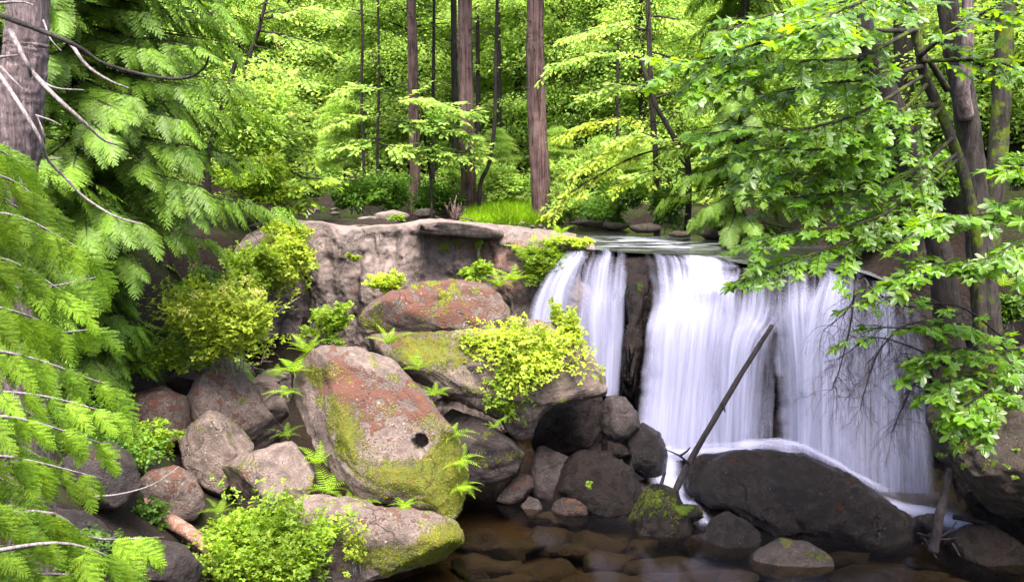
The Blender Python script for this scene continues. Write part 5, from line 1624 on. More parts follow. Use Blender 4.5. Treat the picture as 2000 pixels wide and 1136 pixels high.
# the fir trunk with bare arching branches
root, base = px_trunk('fir_tree', 'grey-brown fir trunk with bare dead branches at the edge of the picture', 'tree', [(20, 500), (35, 260), (50, 100), (56, 0)], 92, 11.2, 'fir_bark', 72, 0.72, 200, 0.05, 0.25, 5, seed=61, furrow=0.07)
dead = [([(0, 30), (80, 60), (150, 90), (205, 125), (300, 150), (365, 152), (398, 132), (408, 110)], 10.6, .032), ([(140, 88), (172, 130), (215, 158), (252, 173)], 10.6, .024),
        ([(62, 140), (110, 190), (160, 235), (200, 272), (228, 283)], 10.5, .030), ([(-5, 140), (42, 210), (80, 275), (92, 310), (130, 350), (165, 385), (220, 420), (278, 438)], 10.3, .026),
        ([(20, 60), (35, 90), (55, 130), (60, 150)], 10.6, .04), ([(0, 6), (40, 4), (66, 10)], 10.5, .018), ([(75, 155), (110, 172), (165, 176)], 10.5, .014), ([(0, 112), (36, 108)], 10.6, .018),
        ([(84, 290), (86, 265), (72, 225)], 10.4, .02), ([(85, 40), (98, 75), (120, 100)], 10.7, .012), ([(98, 312), (120, 308)], 10.4, .012), ([(130, 350), (142, 355)], 10.4, .012), ([(70, 225), (100, 235), (120, 245)], 10.5, .012), ([(0, 130), (25, 155), (45, 175)], 10.5, .018)]
for k, (pts, Y, rad) in enumerate(dead):
    add_limb(root, base, [P(a, b_, Y - 0.25 * math.sin(q)) for q, (a, b_) in enumerate(pts)], rad, rad * 0.35, 'twig' if k != 0 else 'grey_bark', 'dead_branch', 6, 30, 0.18, k)

# ------------------------------------------------------------------ trees and maples on the shaded bank
root, base = px_trunk('bank_tree', 'leaning dark trunk on the shaded hillside behind the maple leaves', 'tree', [(1800, 400), (1765, 280), (1720, 160), (1690, 80), (1670, 20)], 54, 22.5, 'dark_bark', 16, 0.8, 60, 0.08, 0.3, 5, seed=71)
root, base = px_trunk('bank_tree', 'upright dark trunk just behind the leaning one', 'tree', [(1770, 330), (1766, 200), (1764, 90), (1762, 0)], 36, 25.5, 'dark_bark', 14, 0.9, 50, 0.08, 0.3, 5, seed=72)
root, base = px_trunk('bank_tree', 'mossy trunk deepest on the shaded hillside', 'tree', [(1950, 285), (1958, 150), (1962, 60), (1964, 0)], 36, 22.0, 'mossy_bark', 14, 0.85, 50, 0.08, 0.3, 5, seed=73)
root, base = px_trunk('bank_tree', 'stout brown trunk rooted on the overhanging bank rock, slender grey stem dividing from it', 'tree', [(1945, 690), (1925, 600), (1912, 480), (1900, 330), (1882, 190), (1862, 90), (1850, 0)], 54, 18.4, 'grey_bark', 48, 0.62, 120, 0.07, 0.45, 5, seed=74, furrow=0.06, on_rock=True)
add_limb(root, base, [P(1888, 230, 18.2), P(1880, 180, 18.0), (P(1886, 130, 17.9)), P(1890, 60, 17.9), P(1890, -40, 17.9)], 0.15, 0.10, 'fir_bark', 'stem', 10, 26, 0.08, 3)
add_limb(root, base, [P(1850, 175, 18.0), P(1822, 130, 17.6), P(1795, 95, 17.4)], 0.07, 0.05, 'grey_bark', 'branch', 7, 14)
root, base = px_trunk('bank_tree', 'short dark trunk between the falls and the stout brown one', 'tree', [(1862, 640), (1845, 560), (1832, 480), (1800, 380), (1765, 280)], 52, 20.0, 'dark_bark', 14, 0.7, 40, 0.09, 0.3, 4, seed=75, on_rock=True)

mroot, mbase = px_trunk('maple_tree', 'slim mossy maple stem leaning out with boughs of big leaves over the falls', 'tree', [(1925, 680), (1912, 520), (1902, 430), (1885, 350), (1858, 270), (1832, 205), (1806, 150), (1795, 90), (1780, 10)], 22, 17.3, 'mossy_bark', 12, 0.8, 80, 0.14, 0.2, 3, seed=81, on_rock=True)
MAPLE_ME = mesh_data('leaf', MAPLE[0], MAPLE[1], [M['leaf_maple']], smooth=False)
VR = np.random.default_rng(6)
MAPLES = [MAPLE_ME]
for k in range(3):
    v = MAPLE[0].copy()
    v[:, 2] = v[:, 2] * (0.4 + 0.9 * k) + 0.22 * np.abs(v[:, 1]) * (1 if k == 1 else -0.8) * (0.5 if k else 1)
    v[:, :2] *= 1 + 0.06 * VR.normal(size=(1, 2))
    MAPLES.append(mesh_data('leaf', v, MAPLE[1], [M['leaf_maple']], smooth=False))


def leafy_boughs(root, base, boughs, seed, n_obj, leaf_m, mat_limb, side_len=0.55, per_m=9, dens=1.0, spread_y=0.8, meshes=None, tmpl=None, mat='leaf_maple'):
    """boughs: (pixel polyline with depths, radius). Side twigs in a drooping flat layer carry the leaves."""
    r = np.random.default_rng(seed)
    spots = []
    twigs = []
    for bp, rad in boughs:
        path = resample([P(*q) for q in bp], 24)
        add_limb(root, base, path, rad, rad * 0.25, mat_limb, 'branch', 7, 26, 0.15, int(r.integers(99)))
        ln = np.linalg.norm(np.diff(path, axis=0), axis=1).sum()
        n_tw = max(4, int(ln * 5.0 * dens))
        for q in range(n_tw):
            t_ = 0.15 + 0.85 * (q + r.random()) / n_tw
            i_ = min(22, int(t_ * 23))
            p0 = path[i_] + (path[i_ + 1] - path[i_]) * (t_ * 23 - i_)
            d = norm(path[i_ + 1] - path[i_])
            h = norm(np.cross(d, [0, 0, 1.0]))
            sg = 1 if q % 2 else -1
            l_ = side_len * r.uniform(0.6, 1.6) * (1.25 - 0.6 * t_)
            dirv = norm(d * 0.7 + h * sg * r.uniform(0.5, 1.2) * spread_y + np.array([0, 0, r.normal() * 0.2 - 0.12]))
            p1 = p0 + dirv * l_ + np.array([0, 0, -0.14 * l_])
            twigs.append(tube([p0, (p0 + p1) / 2 + np.array([0, 0, 0.05 * l_]), p1], 0.009, 0.004, 3, 5))
            nl = max(3, int(l_ * per_m))
            for w in range(nl):
                g = (w + 0.7) / nl
                pl_ = p0 + (p1 - p0) * g
                s2 = 1 if w % 2 else -1
                hv = norm(np.cross(dirv, [0, 0, 1.0]))
                X = norm(dirv * (0.6 if w < nl - 1 else 1.6) + hv * s2 * r.uniform(0.4, 1.1) + np.array([0, 0, -0.22 + r.normal() * 0.18]))
                N = norm(np.array([0, -0.25, 1.0]) + r.normal(size=3) * 0.32)
                spots.append((pl_ + X * 0.05, X, norm(N - X * (N @ X)), leaf_m * r.uniform(0.65, 1.2)))
    V, F = merge(twigs)
    link('twig', mesh_data('twig', V - base, F, [M['dark_twig']]), root, kind='stuff')
    spots.sort(key=lambda s: s[0][1])
    for k, (pp, X, N, s) in enumerate(spots[:n_obj]):
        o = link('leaf', (meshes or MAPLES)[k % 4], root)
        o.matrix_local = frame_matrix(pp - base, X, N, s)
    rest = spots[n_obj:]
    if rest:
        V, F = place_many((tmpl or MAPLE)[0], (tmpl or MAPLE)[1], np.array([s[0] for s in rest]) - base, np.array([s[1] for s in rest]), np.array([s[2] for s in rest]), np.array([s[3] for s in rest]))
        link('foliage', mesh_data('foliage', V, F, [M[mat]], smooth=False), root, kind='stuff')


leafy_boughs(mroot, mbase, [
    ([(1830, 205, 17.2), (1760, 215, 16.8), (1690, 250, 16.4), (1640, 300, 16.0), (1620, 350, 15.8)], .06),
    ([(1800, 130, 17.2), (1720, 150, 17.0), (1640, 160, 16.6), (1560, 170, 16.2), (1500, 185, 16.0)], .055),
    ([(1790, 60, 17.2), (1700, 60, 16.8), (1600, 60, 16.2), (1500, 80, 15.6), (1400, 110, 15.2), (1310, 125, 15.0)], .05),
    ([(1785, 20, 17.2), (1700, 0, 16.4), (1600, 10, 15.6), (1500, 30, 15.0), (1420, 60, 14.8)], .045),
    ([(1780, 20, 17.0), (1740, -20, 15.0), (1690, 0, 13.5), (1620, 30, 12.6), (1580, 60, 12.2)], .045),
    ([(1840, 210, 17.2), (1780, 260, 16.8), (1700, 310, 16.4), (1620, 330, 16.0), (1540, 340, 15.8), (1470, 350, 15.6)], .045),
    ([(1860, 270, 17.2), (1790, 330, 16.8), (1700, 370, 16.4), (1600, 380, 16.0), (1520, 390, 15.8)], .04),
    ([(1870, 300, 17.2), (1800, 350, 16.6), (1740, 410, 16.2), (1660, 440, 15.8), (1560, 450, 15.4), (1480, 470, 15.2)], .04),
    ([(1870, 310, 17.2), (1800, 380, 16.6), (1720, 440, 16.0), (1640, 480, 15.6), (1540, 510, 15.2), (1450, 540, 15.0)], .04),
    ([(1800, 150, 17.0), (1700, 210, 16.2), (1580, 250, 15.6), (1460, 250, 15.2), (1390, 260, 15.0)], .04),
    ([(1810, 165, 17.0), (1720, 260, 16.4), (1620, 290, 15.8), (1520, 290, 15.5), (1440, 300, 15.2)], .04),
    ([(1795, 110, 17.2), (1860, 60, 16.6), (1950, 10, 16.0), (2040, -20, 15.5)], .05),
    ([(1800, 120, 17.2), (1880, 118, 16.8), (1950, 122, 16.4), (2020, 150, 16.0)], .045),
    ([(1780, 60, 17.0), (1680, 110, 16.2), (1560, 120, 15.5), (1450, 130, 15.0), (1360, 170, 14.8)], .04)],
    601, 300, 0.29, 'mossy_bark', side_len=0.70, per_m=12, dens=1.05)

# pale layered boughs of the far bank, leaves in flat sprays
def far_bough(label, boughs, leaf_m, mat, seed, side_len, per_m, dens, tmpl=OVAL6, name='arching_bough'):
    b0 = P(*boughs[0][0][0])
    rt0 = empty(name, b0, label, 'bough')
    leafy_boughs(rt0, b0, boughs, seed, 0, leaf_m, 'dark_bark', side_len=side_len, per_m=per_m, dens=dens, tmpl=tmpl, mat=mat)


far_bough('pale green arching bough reaching down to the creek', [([(1290, 290, 31.3), (1230, 310, 31.0), (1165, 345, 30.7), (1110, 380, 30.5), (1075, 415, 30.3)], .04), ([(1300, 270, 31.3), (1240, 270, 30.8), (1180, 300, 30.6), (1120, 340, 30.4)], .03),
    ([(1290, 300, 31), (1250, 340, 30.6), (1200, 365, 30.4)], .03), ([(1290, 240, 31.3), (1220, 230, 31), (1150, 240, 30.8), (1090, 265, 30.6)], .03)], 0.22, 'leaf_lime', 801, 0.6, 15, 1.6)
far_bough('pale layered bough beside the top of the third big trunk', [([(1268, 120, 31.8), (1200, 100, 31.6), (1130, 110, 31.5), (1075, 130, 31.4)], .04), ([(1268, 170, 31.8), (1200, 165, 31.6), (1140, 185, 31.5)], .04),
    ([(1266, 60, 31.8), (1190, 50, 31.6), (1110, 70, 31.5)], .04), ([(1268, 100, 31.8), (1330, 120, 31.6), (1390, 150, 31.5)], .04), ([(1266, 30, 31.8), (1330, 40, 31.6), (1400, 70, 31.5)], .04)], 0.24, 'leaf_forest', 802, 0.75, 14, 1.6)
far_bough('yellow-green layered bough beside the slender mottled trunk', [([(1345, 330, 30.8), (1300, 280, 30.5), (1250, 260, 30.2), (1190, 270, 30)], .04), ([(1322, 280, 31), (1370, 250, 30.8), (1410, 260, 30.6)], .03),
    ([(1300, 240, 31), (1340, 200, 30.8), (1400, 200, 30.6)], .03), ([(1345, 330, 30.8), (1290, 330, 30.3), (1230, 345, 30)], .03)], 0.22, 'leaf_forest', 803, 0.7, 14, 1.6)
far_bough('layered spray of leaves across the first big trunk', [([(760, 235, 37), (810, 240, 36.5), (870, 250, 36.3), (920, 262, 36.2)], .03), ([(740, 280, 37), (790, 290, 36.5), (850, 285, 36.3)], .03), ([(760, 200, 37), (820, 190, 36.5), (880, 205, 36.3)], .03), ([(760, 230, 37), (700, 225, 36.6), (655, 240, 36.4)], .03), ([(750, 270, 37), (690, 275, 36.6), (640, 290, 36.4)], .03), ([(760, 180, 37), (710, 165, 36.6), (670, 175, 36.4)], .03), ([(770, 250, 37), (850, 225, 36.4), (930, 215, 36.1)], .03), ([(780, 300, 37), (860, 300, 36.4), (940, 295, 36.1)], .03)], 0.27, 'leaf_forest', 804, 1.0, 13, 2.0)
far_bough('bough of pale leaves over the bend of the creek', [([(480, 300, 29), (540, 320, 28.5), (590, 345, 28), (640, 350, 27.8)], .035), ([(480, 330, 29), (540, 360, 28.5), (600, 385, 28)], .03), ([(480, 270, 29), (550, 285, 28.5), (610, 300, 28.2)], .03), ([(480, 350, 28.6), (530, 390, 28), (580, 400, 27.8)], .03)], 0.26, 'leaf_shrub', 805, 0.65, 13, 1.8)
far_bough('light leafy bough under the forked thin tree', [([(505, 60, 29), (560, 70, 28.7), (630, 90, 28.5)], .04), ([(490, 110, 29), (550, 130, 28.7), (610, 160, 28.5)], .04), ([(488, 110, 29), (440, 60, 28.7), (400, 40, 28.5)], .03), ([(510, 40, 29), (580, 20, 28.7), (650, 20, 28.5)], .03), ([(485, 140, 29), (540, 190, 28.7), (600, 210, 28.5)], .03)], 0.22, 'leaf_forest', 806, 0.8, 14, 1.6)

p0 = P(2060, 470, 15.0)
root = empty('maple_sapling', (p0[0], p0[1], gz1(p0[0], p0[1])), 'upper maple sapling with large glossy leaves held out across the mossy trunks', 'sapling')
base = np.array(root.location)
add_limb(root, base, [(p0[0] + 0.6, p0[1], base[2] - 0.3), p0 + np.array([0.5, 0, 0]), P(2080, 300, 15.0), P(2040, 200, 15.0)], .05, .02, 'mossy_bark', 'stem', 8, 20)
leafy_boughs(root, base, [
    ([(2060, 450, 15.0), (1980, 420, 14.8), (1900, 420, 14.6), (1820, 430, 14.4), (1750, 480, 14.2)], .025), ([(2050, 480, 14.9), (1960, 500, 14.6), (1880, 510, 14.3), (1800, 520, 14.1), (1760, 540, 14.0)], .022),
    ([(2060, 440, 15.0), (1990, 470, 14.2), (1940, 500, 13.9), (1900, 510, 13.8)], .02), ([(2070, 340, 15.0), (2010, 320, 14.8), (1960, 330, 14.6)], .02), ([(2070, 380, 15.0), (2020, 385, 14.8), (1950, 400, 14.6)], .02)],
    602, 260, 0.33, 'dark_bark', side_len=0.42, per_m=11, dens=1.2)
p0 = P(1990, 790, 15.6)
root = empty('maple_sapling', (p0[0], p0[1], p0[2] - 0.4), 'lower maple sapling with drooping bright leaves over the mossy bank rock', 'sapling')
base = np.array(root.location)
leafy_boughs(root, base, [
    ([(1995, 760, 15.9), (1940, 700, 15.4), (1880, 680, 15.0), (1820, 690, 14.7), (1790, 720, 14.6)], .025), ([(1990, 700, 15.9), (1920, 650, 15.5), (1860, 630, 15.2), (1810, 640, 15.0)], .022),
    ([(1995, 770, 15.8), (1940, 760, 15.0), (1890, 790, 14.6), (1860, 830, 14.5)], .022), ([(1995, 770, 15.8), (1950, 780, 15.1), (1920, 810, 14.8), (1900, 840, 14.6)], .02),
    ([(1990, 720, 15.8), (1930, 730, 15.2), (1860, 740, 14.8), (1820, 770, 14.6)], .02), ([(1990, 680, 16.0), (1960, 690, 15.6), (1990, 730, 15.2)], .02)],
    603, 240, 0.33, 'dark_bark', side_len=0.40, per_m=11, dens=1.4)
leafy_boughs(root, base, [
    ([(1960, 660, 16.0), (1880, 600, 15.6), (1800, 590, 15.3), (1730, 580, 15.2), (1660, 600, 15.1)], .022), ([(1880, 610, 15.6), (1790, 640, 15.3), (1720, 640, 15.1), (1660, 660, 15.0)], .02), ([(1850, 600, 15.6), (1760, 560, 15.3), (1690, 560, 15.2)], .02)],
    604, 60, 0.27, 'dark_bark', side_len=0.34, per_m=8, dens=0.7)
px_shrub('small leafy shrub on the path edge behind the stout trunk', 1975, 610, 19.5, 36, 40, 60, 22, OVAL6, 0.14, 'leaf_under', 31, name='shrub', cat='shrub')
px_shrub('small bush tucked against the foot of the stout trunk', 1965, 690, 17.2, 30, 34, 50, 20, OVAL6, 0.12, 'leaf_under', 32, name='shrub', cat='shrub')
px_shrub('shaded shrub on the hillside behind the mossy trunk', 1985, 330, 20, 50, 40, 60, 22, OVAL6, 0.14, 'leaf_under', 33, name='shrub', cat='shrub')
px_shrub('dark bush under the leaning trunk', 1700, 440, 23.5, 70, 40, 100, 22, OVAL6, 0.15, 'leaf_under', 34)
px_shrub('dark hillside bush between the leaning and the mossy trunk', 1860, 330, 22.5, 60, 45, 90, 22, OVAL6, 0.15, 'leaf_under', 35)

# bare twigs in front of the falls
tb = P(1820, 640, 15.6)
root = empty('dead_branch', tb, 'tangle of bare dark twigs hanging in front of the falls', 'branch')
rt_ = np.random.default_rng(17)


def grow(p, d, l, rad, depth, droop):
    q1 = p + d * l * 0.5 + rt_.normal(size=3) * 0.05 * l
    q2 = p + d * l + np.array([0, 0, -droop * l]) + rt_.normal(size=3) * 0.06 * l
    out = [tube([p, q1, q2], rad, rad * 0.55, 4, 6)]
    if depth > 0:
        for w in range(3 if depth > 1 else 4):
            f = rt_.uniform(0.3, 1.0)
            pp = p + (q2 - p) * f
            dd = norm(d * 0.8 + rt_.normal(size=3) * np.array([0.6, 0.3, 0.5]) + np.array([0, 0, -0.3]))
            out += grow(pp, dd, l * rt_.uniform(0.45, 0.7), rad * 0.55, depth - 1, droop * 1.2)
    return out


for pts in ([(1815, 625), (1760, 640), (1715, 690), (1690, 760), (1680, 800)], [(1830, 700), (1790, 740), (1760, 800), (1740, 850)], [(1790, 600), (1740, 590), (1690, 560), (1650, 610), (1608, 645)], [(1810, 690), (1760, 670), (1700, 660), (1640, 700)], [(1820, 780), (1790, 730), (1770, 690)], [(1670, 560), (1660, 640), (1640, 720), (1625, 760)]):
    path = [P(a, b_, 15.4) for a, b_ in pts]
    add_limb(root, tb, path, 0.02, 0.008, 'dark_twig', 'branch', 5, 18, 0.1)
    tw = []
    pr = resample(path, 14)
    for k in range(2, 14):
        for w in range(2):
            tw += grow(pr[k], norm(rt_.normal(size=3) * np.array([0.7, 0.3, 0.3]) + np.array([-0.1, 0, -0.55])), rt_.uniform(0.25, 0.6), 0.0055, 2, 0.2)
    V, F = merge(tw)
    link('twig', mesh_data('twig', V - tb, F, [M['dark_twig']]), root, kind='stuff')

# ------------------------------------------------------------------ logs and driftwood
def log(name, label, pts, r0, r1, mat, seed, stubs=(), n=36, sides=12, cat='log'):
    w = [P(*q) for q in pts]
    b0 = np.array(w[0])
    root = empty(name, b0, label, cat)
    V, F = tube(np.array(w) - b0, r0, r1, sides, n, 0.14, 0, 1.0, seed)
    link('stem', mesh_data('stem', V, F, [M[mat]]), root)
    for st_ in stubs:
        add_limb(root, b0, [P(*q) for q in st_], 0.03, 0.012, mat, 'stub', 5, 8)
    return root


log('leaning_log', 'long dark wet log slanting up across the falls', [(1316, 965, 18.9), (1345, 905, 19.2), (1400, 810, 19.7), (1460, 710, 20.2), (1508, 635, 20.6)], .078, .055, 'wet_log', 3,
    [[(1345, 905, 19.1), (1328, 890, 18.9), (1300, 877, 18.8)], [(1328, 890, 18.9), (1342, 880, 18.9), (1348, 872, 18.9)], [(1413, 790, 19.7), (1416, 805, 19.6)]])
log('leaning_log', 'short dark stub of log standing in the driftwood below the bank rock', [(1822, 1078, 17.0), (1834, 1010, 17.3), (1847, 960, 17.6), (1856, 915, 17.8)], .10, .085, 'wet_log', 5)
log('fallen_log', 'broken reddish log lying over the stones among green leaves', [(278, 985, 16.3), (330, 1015, 15.9), (390, 1055, 15.5), (440, 1105, 15.1)], .15, .12, 'red_log', 7)
log('driftwood_stick', 'short stick poking up from the mossy pool rock', [(1290, 950, 18.9), (1296, 930, 19.0), (1299, 922, 19.0)], .045, .03, 'wet_log', 9, n=8, cat='stick')
log('driftwood_log', 'sawn-looking round log end jammed beside the whale-shaped boulder', [(1782, 1035, 18.2), (1805, 1022, 18.0), (1822, 1020, 17.7)], .21, .19, 'wet_log', 11, n=14)
log('driftwood_stick', 'horizontal dark stick against the foam below the bank rock', [(1862, 1008, 18.2), (1890, 1014, 18.0), (1930, 1022, 17.8)], .06, .04, 'wet_log', 13, n=10, cat='stick')
for k, (pts, lab) in enumerate([([(1805, 1050, 17.5), (1820, 1075, 17.2), (1830, 1090, 17.1)], 'thin pale stick sloping into the pool'), ([(1790, 1040, 17.6), (1840, 1052, 17.4), (1880, 1048, 17.3)], 'crooked twig lying across the driftwood'),
                               ([(1800, 1062, 17.5), (1850, 1040, 17.5), (1868, 1018, 17.6)], 'dark twig rising out of the driftwood'), ([(1860, 1060, 17.2), (1875, 1085, 17.0)], 'short stick leaning on the flat-topped boulder')]):
    log('driftwood_stick', lab, pts, .028, .016, 'wet_log', 30 + k, n=8, sides=6, cat='stick')
log('twig', 'thin pale twig arching over the pink boulder', [(160, 970, 13.6), (230, 965, 13.8), (300, 945, 14.0), (350, 910, 14.2)], .018, .008, 'twig', 40, n=20, sides=5, cat='twig')
dr = P(470, 715, 21.2)
root = empty('brushwood', dr, 'heap of pale dead twigs in front of the cliff cave', 'brushwood')
tw = []
for k in range(26):
    d = norm(np.array([-0.9, 0.1, 0.25]) + rt_.normal(size=3) * np.array([0.5, 0.4, 0.35]))
    tw += grow(dr + rt_.normal(size=3) * np.array([0.45, 0.15, 0.12]), d, rt_.uniform(0.25, 0.7), 0.010, 1, 0.1)
V, F = merge(tw)
link('twig', mesh_data('twig', V - dr, F, [M['twig']]), root, kind='stuff')

# ------------------------------------------------------------------ shrubs and ferns among the rocks
px_shrub('bright lime vine spilling over the big overhanging boulder', 1003, 680, 20.3, 140, 68, 640, 22, TRIFOIL, 0.145, 'leaf_lime', 41, name='vine', cat='vine', rdepth=1.0, ybase=700, droop=0.8, tilt=0.45, stem_r=0.006, shell=0.3)
px_shrub('lime vine end trailing beside the waterfall', 1110, 630, 20.8, 40, 45, 50, 16, TRIFOIL, 0.15, 'leaf_lime', 42, name='vine', cat='vine', rdepth=0.5, ybase=680, stem_r=0.006)
px_shrub('leafy strand of vine hanging lowest on the overhanging boulder', 985, 760, 19.7, 60, 40, 50, 14, TRIFOIL, 0.15, 'leaf_shrub', 43, name='vine', cat='vine', rdepth=0.3, ybase=720, droop=1.2, stem_r=0.006)
px_shrub('dense rounded shrub in the front corner before the low boulder', 515, 1060, 15.2, 145, 88, 420, 24, TRIFOIL, 0.125, 'leaf_shrub', 44, name='shrub', cat='shrub', ybase=1170, stem_r=0.008, rdepth=1.0)
px_shrub('small bright shrub growing in front of the maroon boulder', 295, 845, 17.0, 62, 58, 90, 20, TRIFOIL, 0.125, 'leaf_shrub', 45, name='shrub', cat='shrub', ybase=910, stem_r=0.008)
px_shrub('large yellow-green shrub with creamy flower heads under the cedar', 440, 600, 19.6, 125, 85, 300, 24, TRIFOIL, 0.145, 'leaf_lime', 46, name='flowering_shrub', cat='shrub', ybase=730, blossom=11, rdepth=1.0)
px_shrub('yellow-green shrub clinging below the mossy end of the cliff', 575, 495, 25.0, 62, 55, 150, 20, TRIFOIL, 0.17, 'leaf_lime', 47, name='shrub', cat='shrub', ybase=480, rdepth=0.6, droop=0.6)
px_shrub('shrub rooted in the earthy left end of the cliff under the cedar', 500, 520, 24.6, 55, 60, 130, 20, TRIFOIL, 0.16, 'leaf_shrub', 71, name='shrub', cat='shrub', ybase=560, rdepth=0.7)
px_shrub('mossy green overgrowth capping the corner of the cliff', 550, 440, 25.6, 34, 18, 80, 16, TRIFOIL, 0.10, 'leaf_lime', 72, name='plant', cat='plant', rdepth=0.5)
px_shrub('straggly shrub standing above the holed boulder', 635, 625, 21.5, 48, 55, 70, 18, TRIFOIL, 0.15, 'leaf_shrub', 48, name='shrub', cat='shrub', ybase=690)
px_shrub('lime leafy plant against the cliff foot behind the slab', 760, 548, 23.2, 42, 30, 60, 18, TRIFOIL, 0.16, 'leaf_lime', 49, name='plant', cat='plant', ybase=580)
px_shrub('small leafy plant on the cliff foot behind the slab crest', 925, 530, 23.6, 34, 26, 46, 16, TRIFOIL, 0.16, 'leaf_shrub', 50, name='plant', cat='plant', ybase=560)
px_shrub('tuft of leaves growing from the middle of the cliff', 695, 500, 25.2, 16, 10, 16, 10, TRIFOIL, 0.13, 'leaf_lime', 51, name='plant', cat='plant', rdepth=0.2)
px_shrub('climbing sprig under the cliff ledge', 935, 475, 25.2, 10, 26, 18, 10, TRIFOIL, 0.11, 'leaf_shrub', 52, name='plant', cat='plant', rdepth=0.2)
px_shrub('low leafy plant filling the dark gap below the pink boulder', 280, 1010, 15.6, 50, 40, 60, 18, TRIFOIL, 0.12, 'leaf_under', 53, name='plant', cat='plant')
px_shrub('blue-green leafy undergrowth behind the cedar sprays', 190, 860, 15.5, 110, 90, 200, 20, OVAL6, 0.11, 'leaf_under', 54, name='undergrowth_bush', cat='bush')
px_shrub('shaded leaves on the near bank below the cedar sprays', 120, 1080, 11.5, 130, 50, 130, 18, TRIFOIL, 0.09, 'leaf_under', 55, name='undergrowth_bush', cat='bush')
px_shrub('thin leafy stem in front of the low boulder', 690, 1050, 15.6, 42, 46, 40, 12, TRIFOIL, 0.09, 'leaf_lime', 56, name='plant', cat='plant', ybase=1130, stem_r=0.008)
px_shrub('bush at the dark foot of the big cedar', 270, 690, 19.5, 70, 50, 110, 20, OVAL6, 0.12, 'leaf_shrub', 57)
px_shrub('leafy tangle hanging at the mouth of the cave', 360, 690, 19.8, 45, 30, 45, 16, TRIFOIL, 0.13, 'leaf_shrub', 58)
px_shrub('sprig growing on the dark domed boulder', 1148, 946, 19.0, 12, 8, 6, 6, TRIFOIL, 0.09, 'leaf_shrub', 59, name='plant', cat='plant', rdepth=0.1)
px_shrub('lush green growth covering the ferny end of the cliff', 1060, 512, 24.6, 62, 45, 170, 20, TRIFOIL, 0.13, 'leaf_shrub', 60, name='shrub', cat='shrub', rdepth=0.5)
px_shrub('green growth along the top lip beside the narrow fall', 1110, 470, 25.0, 42, 10, 70, 16, TRIFOIL, 0.12, 'leaf_lime', 61, name='plant', cat='plant', rdepth=0.4)
for k, (x, y) in enumerate([(1858, 866), (1930, 864), (1842, 888), (1880, 910), (1940, 905), (1965, 906), (1978, 930), (1985, 880)]):
    px_shrub('little bright sprig on the face of the bank rock', x, y, 15.9, 9, 6, 5, 5, TRIFOIL, 0.075, 'leaf_shrub', 620 + k, name='sprig', cat='sprig', rdepth=0.08, group='sprigs on the bank rock')

for k, (x, y, Y, s, n, up_, lab) in enumerate([
        (640, 960, 17.6, 0.75, 9, .8, 'fern in the cleft between the grey block and the holed boulder'), (625, 905, 17.9, 0.6, 8, .9, 'upper fern in the cleft beside the holed boulder'),
        (715, 980, 17.4, 0.55, 8, .7, 'low fern on the seam between the long boulder and the holed one'), (790, 990, 17.3, 0.5, 8, .6, 'small fern at the middle of that mossy seam'), (680, 985, 17.3, 0.5, 8, .6, 'small fern at the start of the mossy seam'),
        (880, 850, 18.4, 0.55, 8, .3, 'fern at the top of the holed boulder edge'), (895, 900, 18.2, 0.55, 8, .2, 'fern hanging halfway down the holed boulder edge'), (900, 950, 18.1, 0.5, 8, .1, 'lowest fern hanging on the holed boulder edge'),
        (760, 672, 19.6, 0.6, 9, .9, 'fern crowning the back of the holed boulder'), (820, 720, 19.4, 0.55, 8, .6, 'fern on the sloping shoulder of the holed boulder'), (850, 770, 19.2, 0.5, 8, .5, 'fern lower on that sloping shoulder'),
        (575, 725, 18.9, 0.65, 9, .4, 'fern drooping on the shaded side of the holed boulder'), (600, 690, 19.3, 0.6, 9, .9, 'fern on top beside the straggly shrub'), (560, 765, 18.9, 0.5, 7, .1, 'lower fern on the shaded side of the holed boulder'),
        (965, 835, 19.4, 0.3, 7, .6, 'tiny fern in the notch below the overhang'), (1005, 548, 24.4, 0.8, 9, .6, 'fern low on the ferny cliff end'), (1040, 500, 24.8, 0.8, 9, .7, 'fern high on the ferny cliff end'), (1075, 480, 25.0, 0.7, 9, .7, 'fern at the corner of the ferny cliff end'),
        (1095, 458, 25.4, 0.5, 7, 1.2, 'single upright fern on the lip by the creek'), (975, 560, 24.0, 0.7, 8, .7, 'fern behind the crest of the slab'), (1320, 400, 30.5, 1.0, 9, .7, 'fern under the slender mottled trunk'),
        (560, 850, 19.0, 0.5, 7, .5, 'fern in the crack beside the peaked boulder'), (1960, 560, 18.5, 0.6, 8, .7, 'fern behind the stout trunk'), (430, 1000, 16.6, 0.45, 8, .7, 'fern in the dark gap between the blocks'), (540, 735, 20.0, .5, 8, .6, 'fern at the edge of the cave mouth')]):
    q = P(x, y, Y)
    fern(lab, q, s, n, 700 + k, up=up_, group='ferns among the rocks')

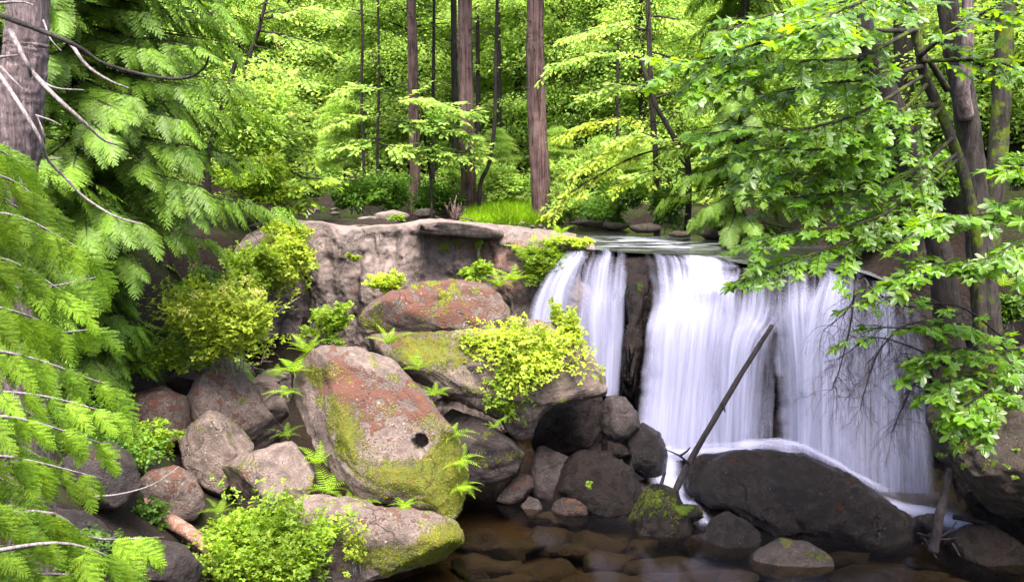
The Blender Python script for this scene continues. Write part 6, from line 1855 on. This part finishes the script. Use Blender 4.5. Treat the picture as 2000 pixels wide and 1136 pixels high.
# moss and lichen cushions that stand proud of the stone
def moss_tufts(key, n, size, seed, thr=0.42, mat='moss_tuft'):
    B = BOULDERS[key]
    r = np.random.default_rng(seed)
    face_c = B['V'][B['F']].mean(axis=1)
    mo = B['moss'][B['F']].mean(axis=1) + 0.55 * fbm(face_c * 2.6, 4)
    fn = norm(np.cross(B['V'][B['F'][:, 1]] - B['V'][B['F'][:, 0]], B['V'][B['F'][:, 2]] - B['V'][B['F'][:, 0]]))
    ok = np.where((mo > thr) & (fn @ norm(CAM - B['c']) > -0.1))[0]
    if len(ok) < 10:
        return
    pick = r.choice(ok, n)
    w = r.dirichlet((1, 1, 1), n)
    tri = B['V'][B['F'][pick]]
    pos_ = (tri * w[:, :, None]).sum(1)
    N = fn[pick]
    X = norm(np.cross(N, rand_dirs(n, r)) + N * r.uniform(0.1, 0.8, (n, 1)) + np.array([0, 0, -0.35]))
    base = np.array(B['o'].location)
    V, F = place_many(OVAL[0], OVAL[1], pos_ - base, X, norm(N - X * (N * X).sum(1)[:, None] + 1e-3), size * r.uniform(0.5, 1.5, n))
    link('moss', mesh_data('moss', V, F, [M[mat]], smooth=False), B['o'], kind='stuff')


for key, n, s in (('holed', 9000, 0.045), ('ledge', 6000, 0.04), ('vine', 5000, 0.05), ('slab', 2500, 0.05), ('mossy', 1500, 0.03), ('front', 1000, 0.03), ('bank', 4000, 0.04), ('under', 800, 0.04), ('peak', 900, .04), ('block', 900, .035), ('ridge', 700, .035)):
    moss_tufts(key, int(n * 1.5), s * 0.6, len(key) + n, mat='moss_tuft')

log('driftwood_stick', 'pale forked branch stranded in the still water of the far bend', [(598, 426, 38), (604, 419, 38.4), (600, 412, 38.8)], .07, .03, 'twig', 50, [[(604, 419, 38.4), (612, 416, 38.5), (616, 409, 38.6)]], n=8, sides=6, cat='branch')

# say which stone is which by what it lies beside
ORD = ('nearest', 'second nearest', 'third nearest', 'fourth nearest', 'fifth nearest', 'sixth nearest')


def label_by(keys, text, refs):
    near = {}
    for k in keys:
        B = BOULDERS[k]
        u, v = 1000 + FPX * 0, 0
        c = (B['sx'].mean(), B['sy'].mean())
        w = min(refs, key=lambda q: math.hypot(q[1] - c[0], q[2] - c[1]))
        near.setdefault(w[0], []).append((math.hypot(w[1] - c[0], w[2] - c[1]), k))
    for w, l in near.items():
        for n_, (_d, k) in enumerate(sorted(l)):
            BOULDERS[k]['o']['label'] = text % (ORD[min(n_, 5)], w)


label_by(['bed%d' % k for k in range(len(bed_px))], 'flat brown stone under the clear water, %s to the %s',
         [('tilted reddish stone', 1005, 960), ('low wedge stone', 1115, 990), ('long low boulder', 880, 1060), ('shiny black stone', 930, 1122), ('green mossy hump', 1290, 1010), ('saddle-shaped rock', 1410, 1060), ('moss-sided front rock', 1545, 1100), ('thin bluish stone', 1795, 1102), ('flat-topped corner boulder', 1920, 1075)])
label_by(['up%d' % k for k in range(len(ups)) if k not in upl], 'small stone at the creek edge above the falls, %s to the %s',
         [('pale forked branch', 605, 418), ('tan rock shelf', 760, 424), ('root mass', 885, 420), ('grass patch', 1000, 430), ('thick fir foot', 1060, 420), ('narrow fan fall', 1120, 470), ('slender mottled trunk', 1283, 430), ('hanging cedar', 1440, 440)])
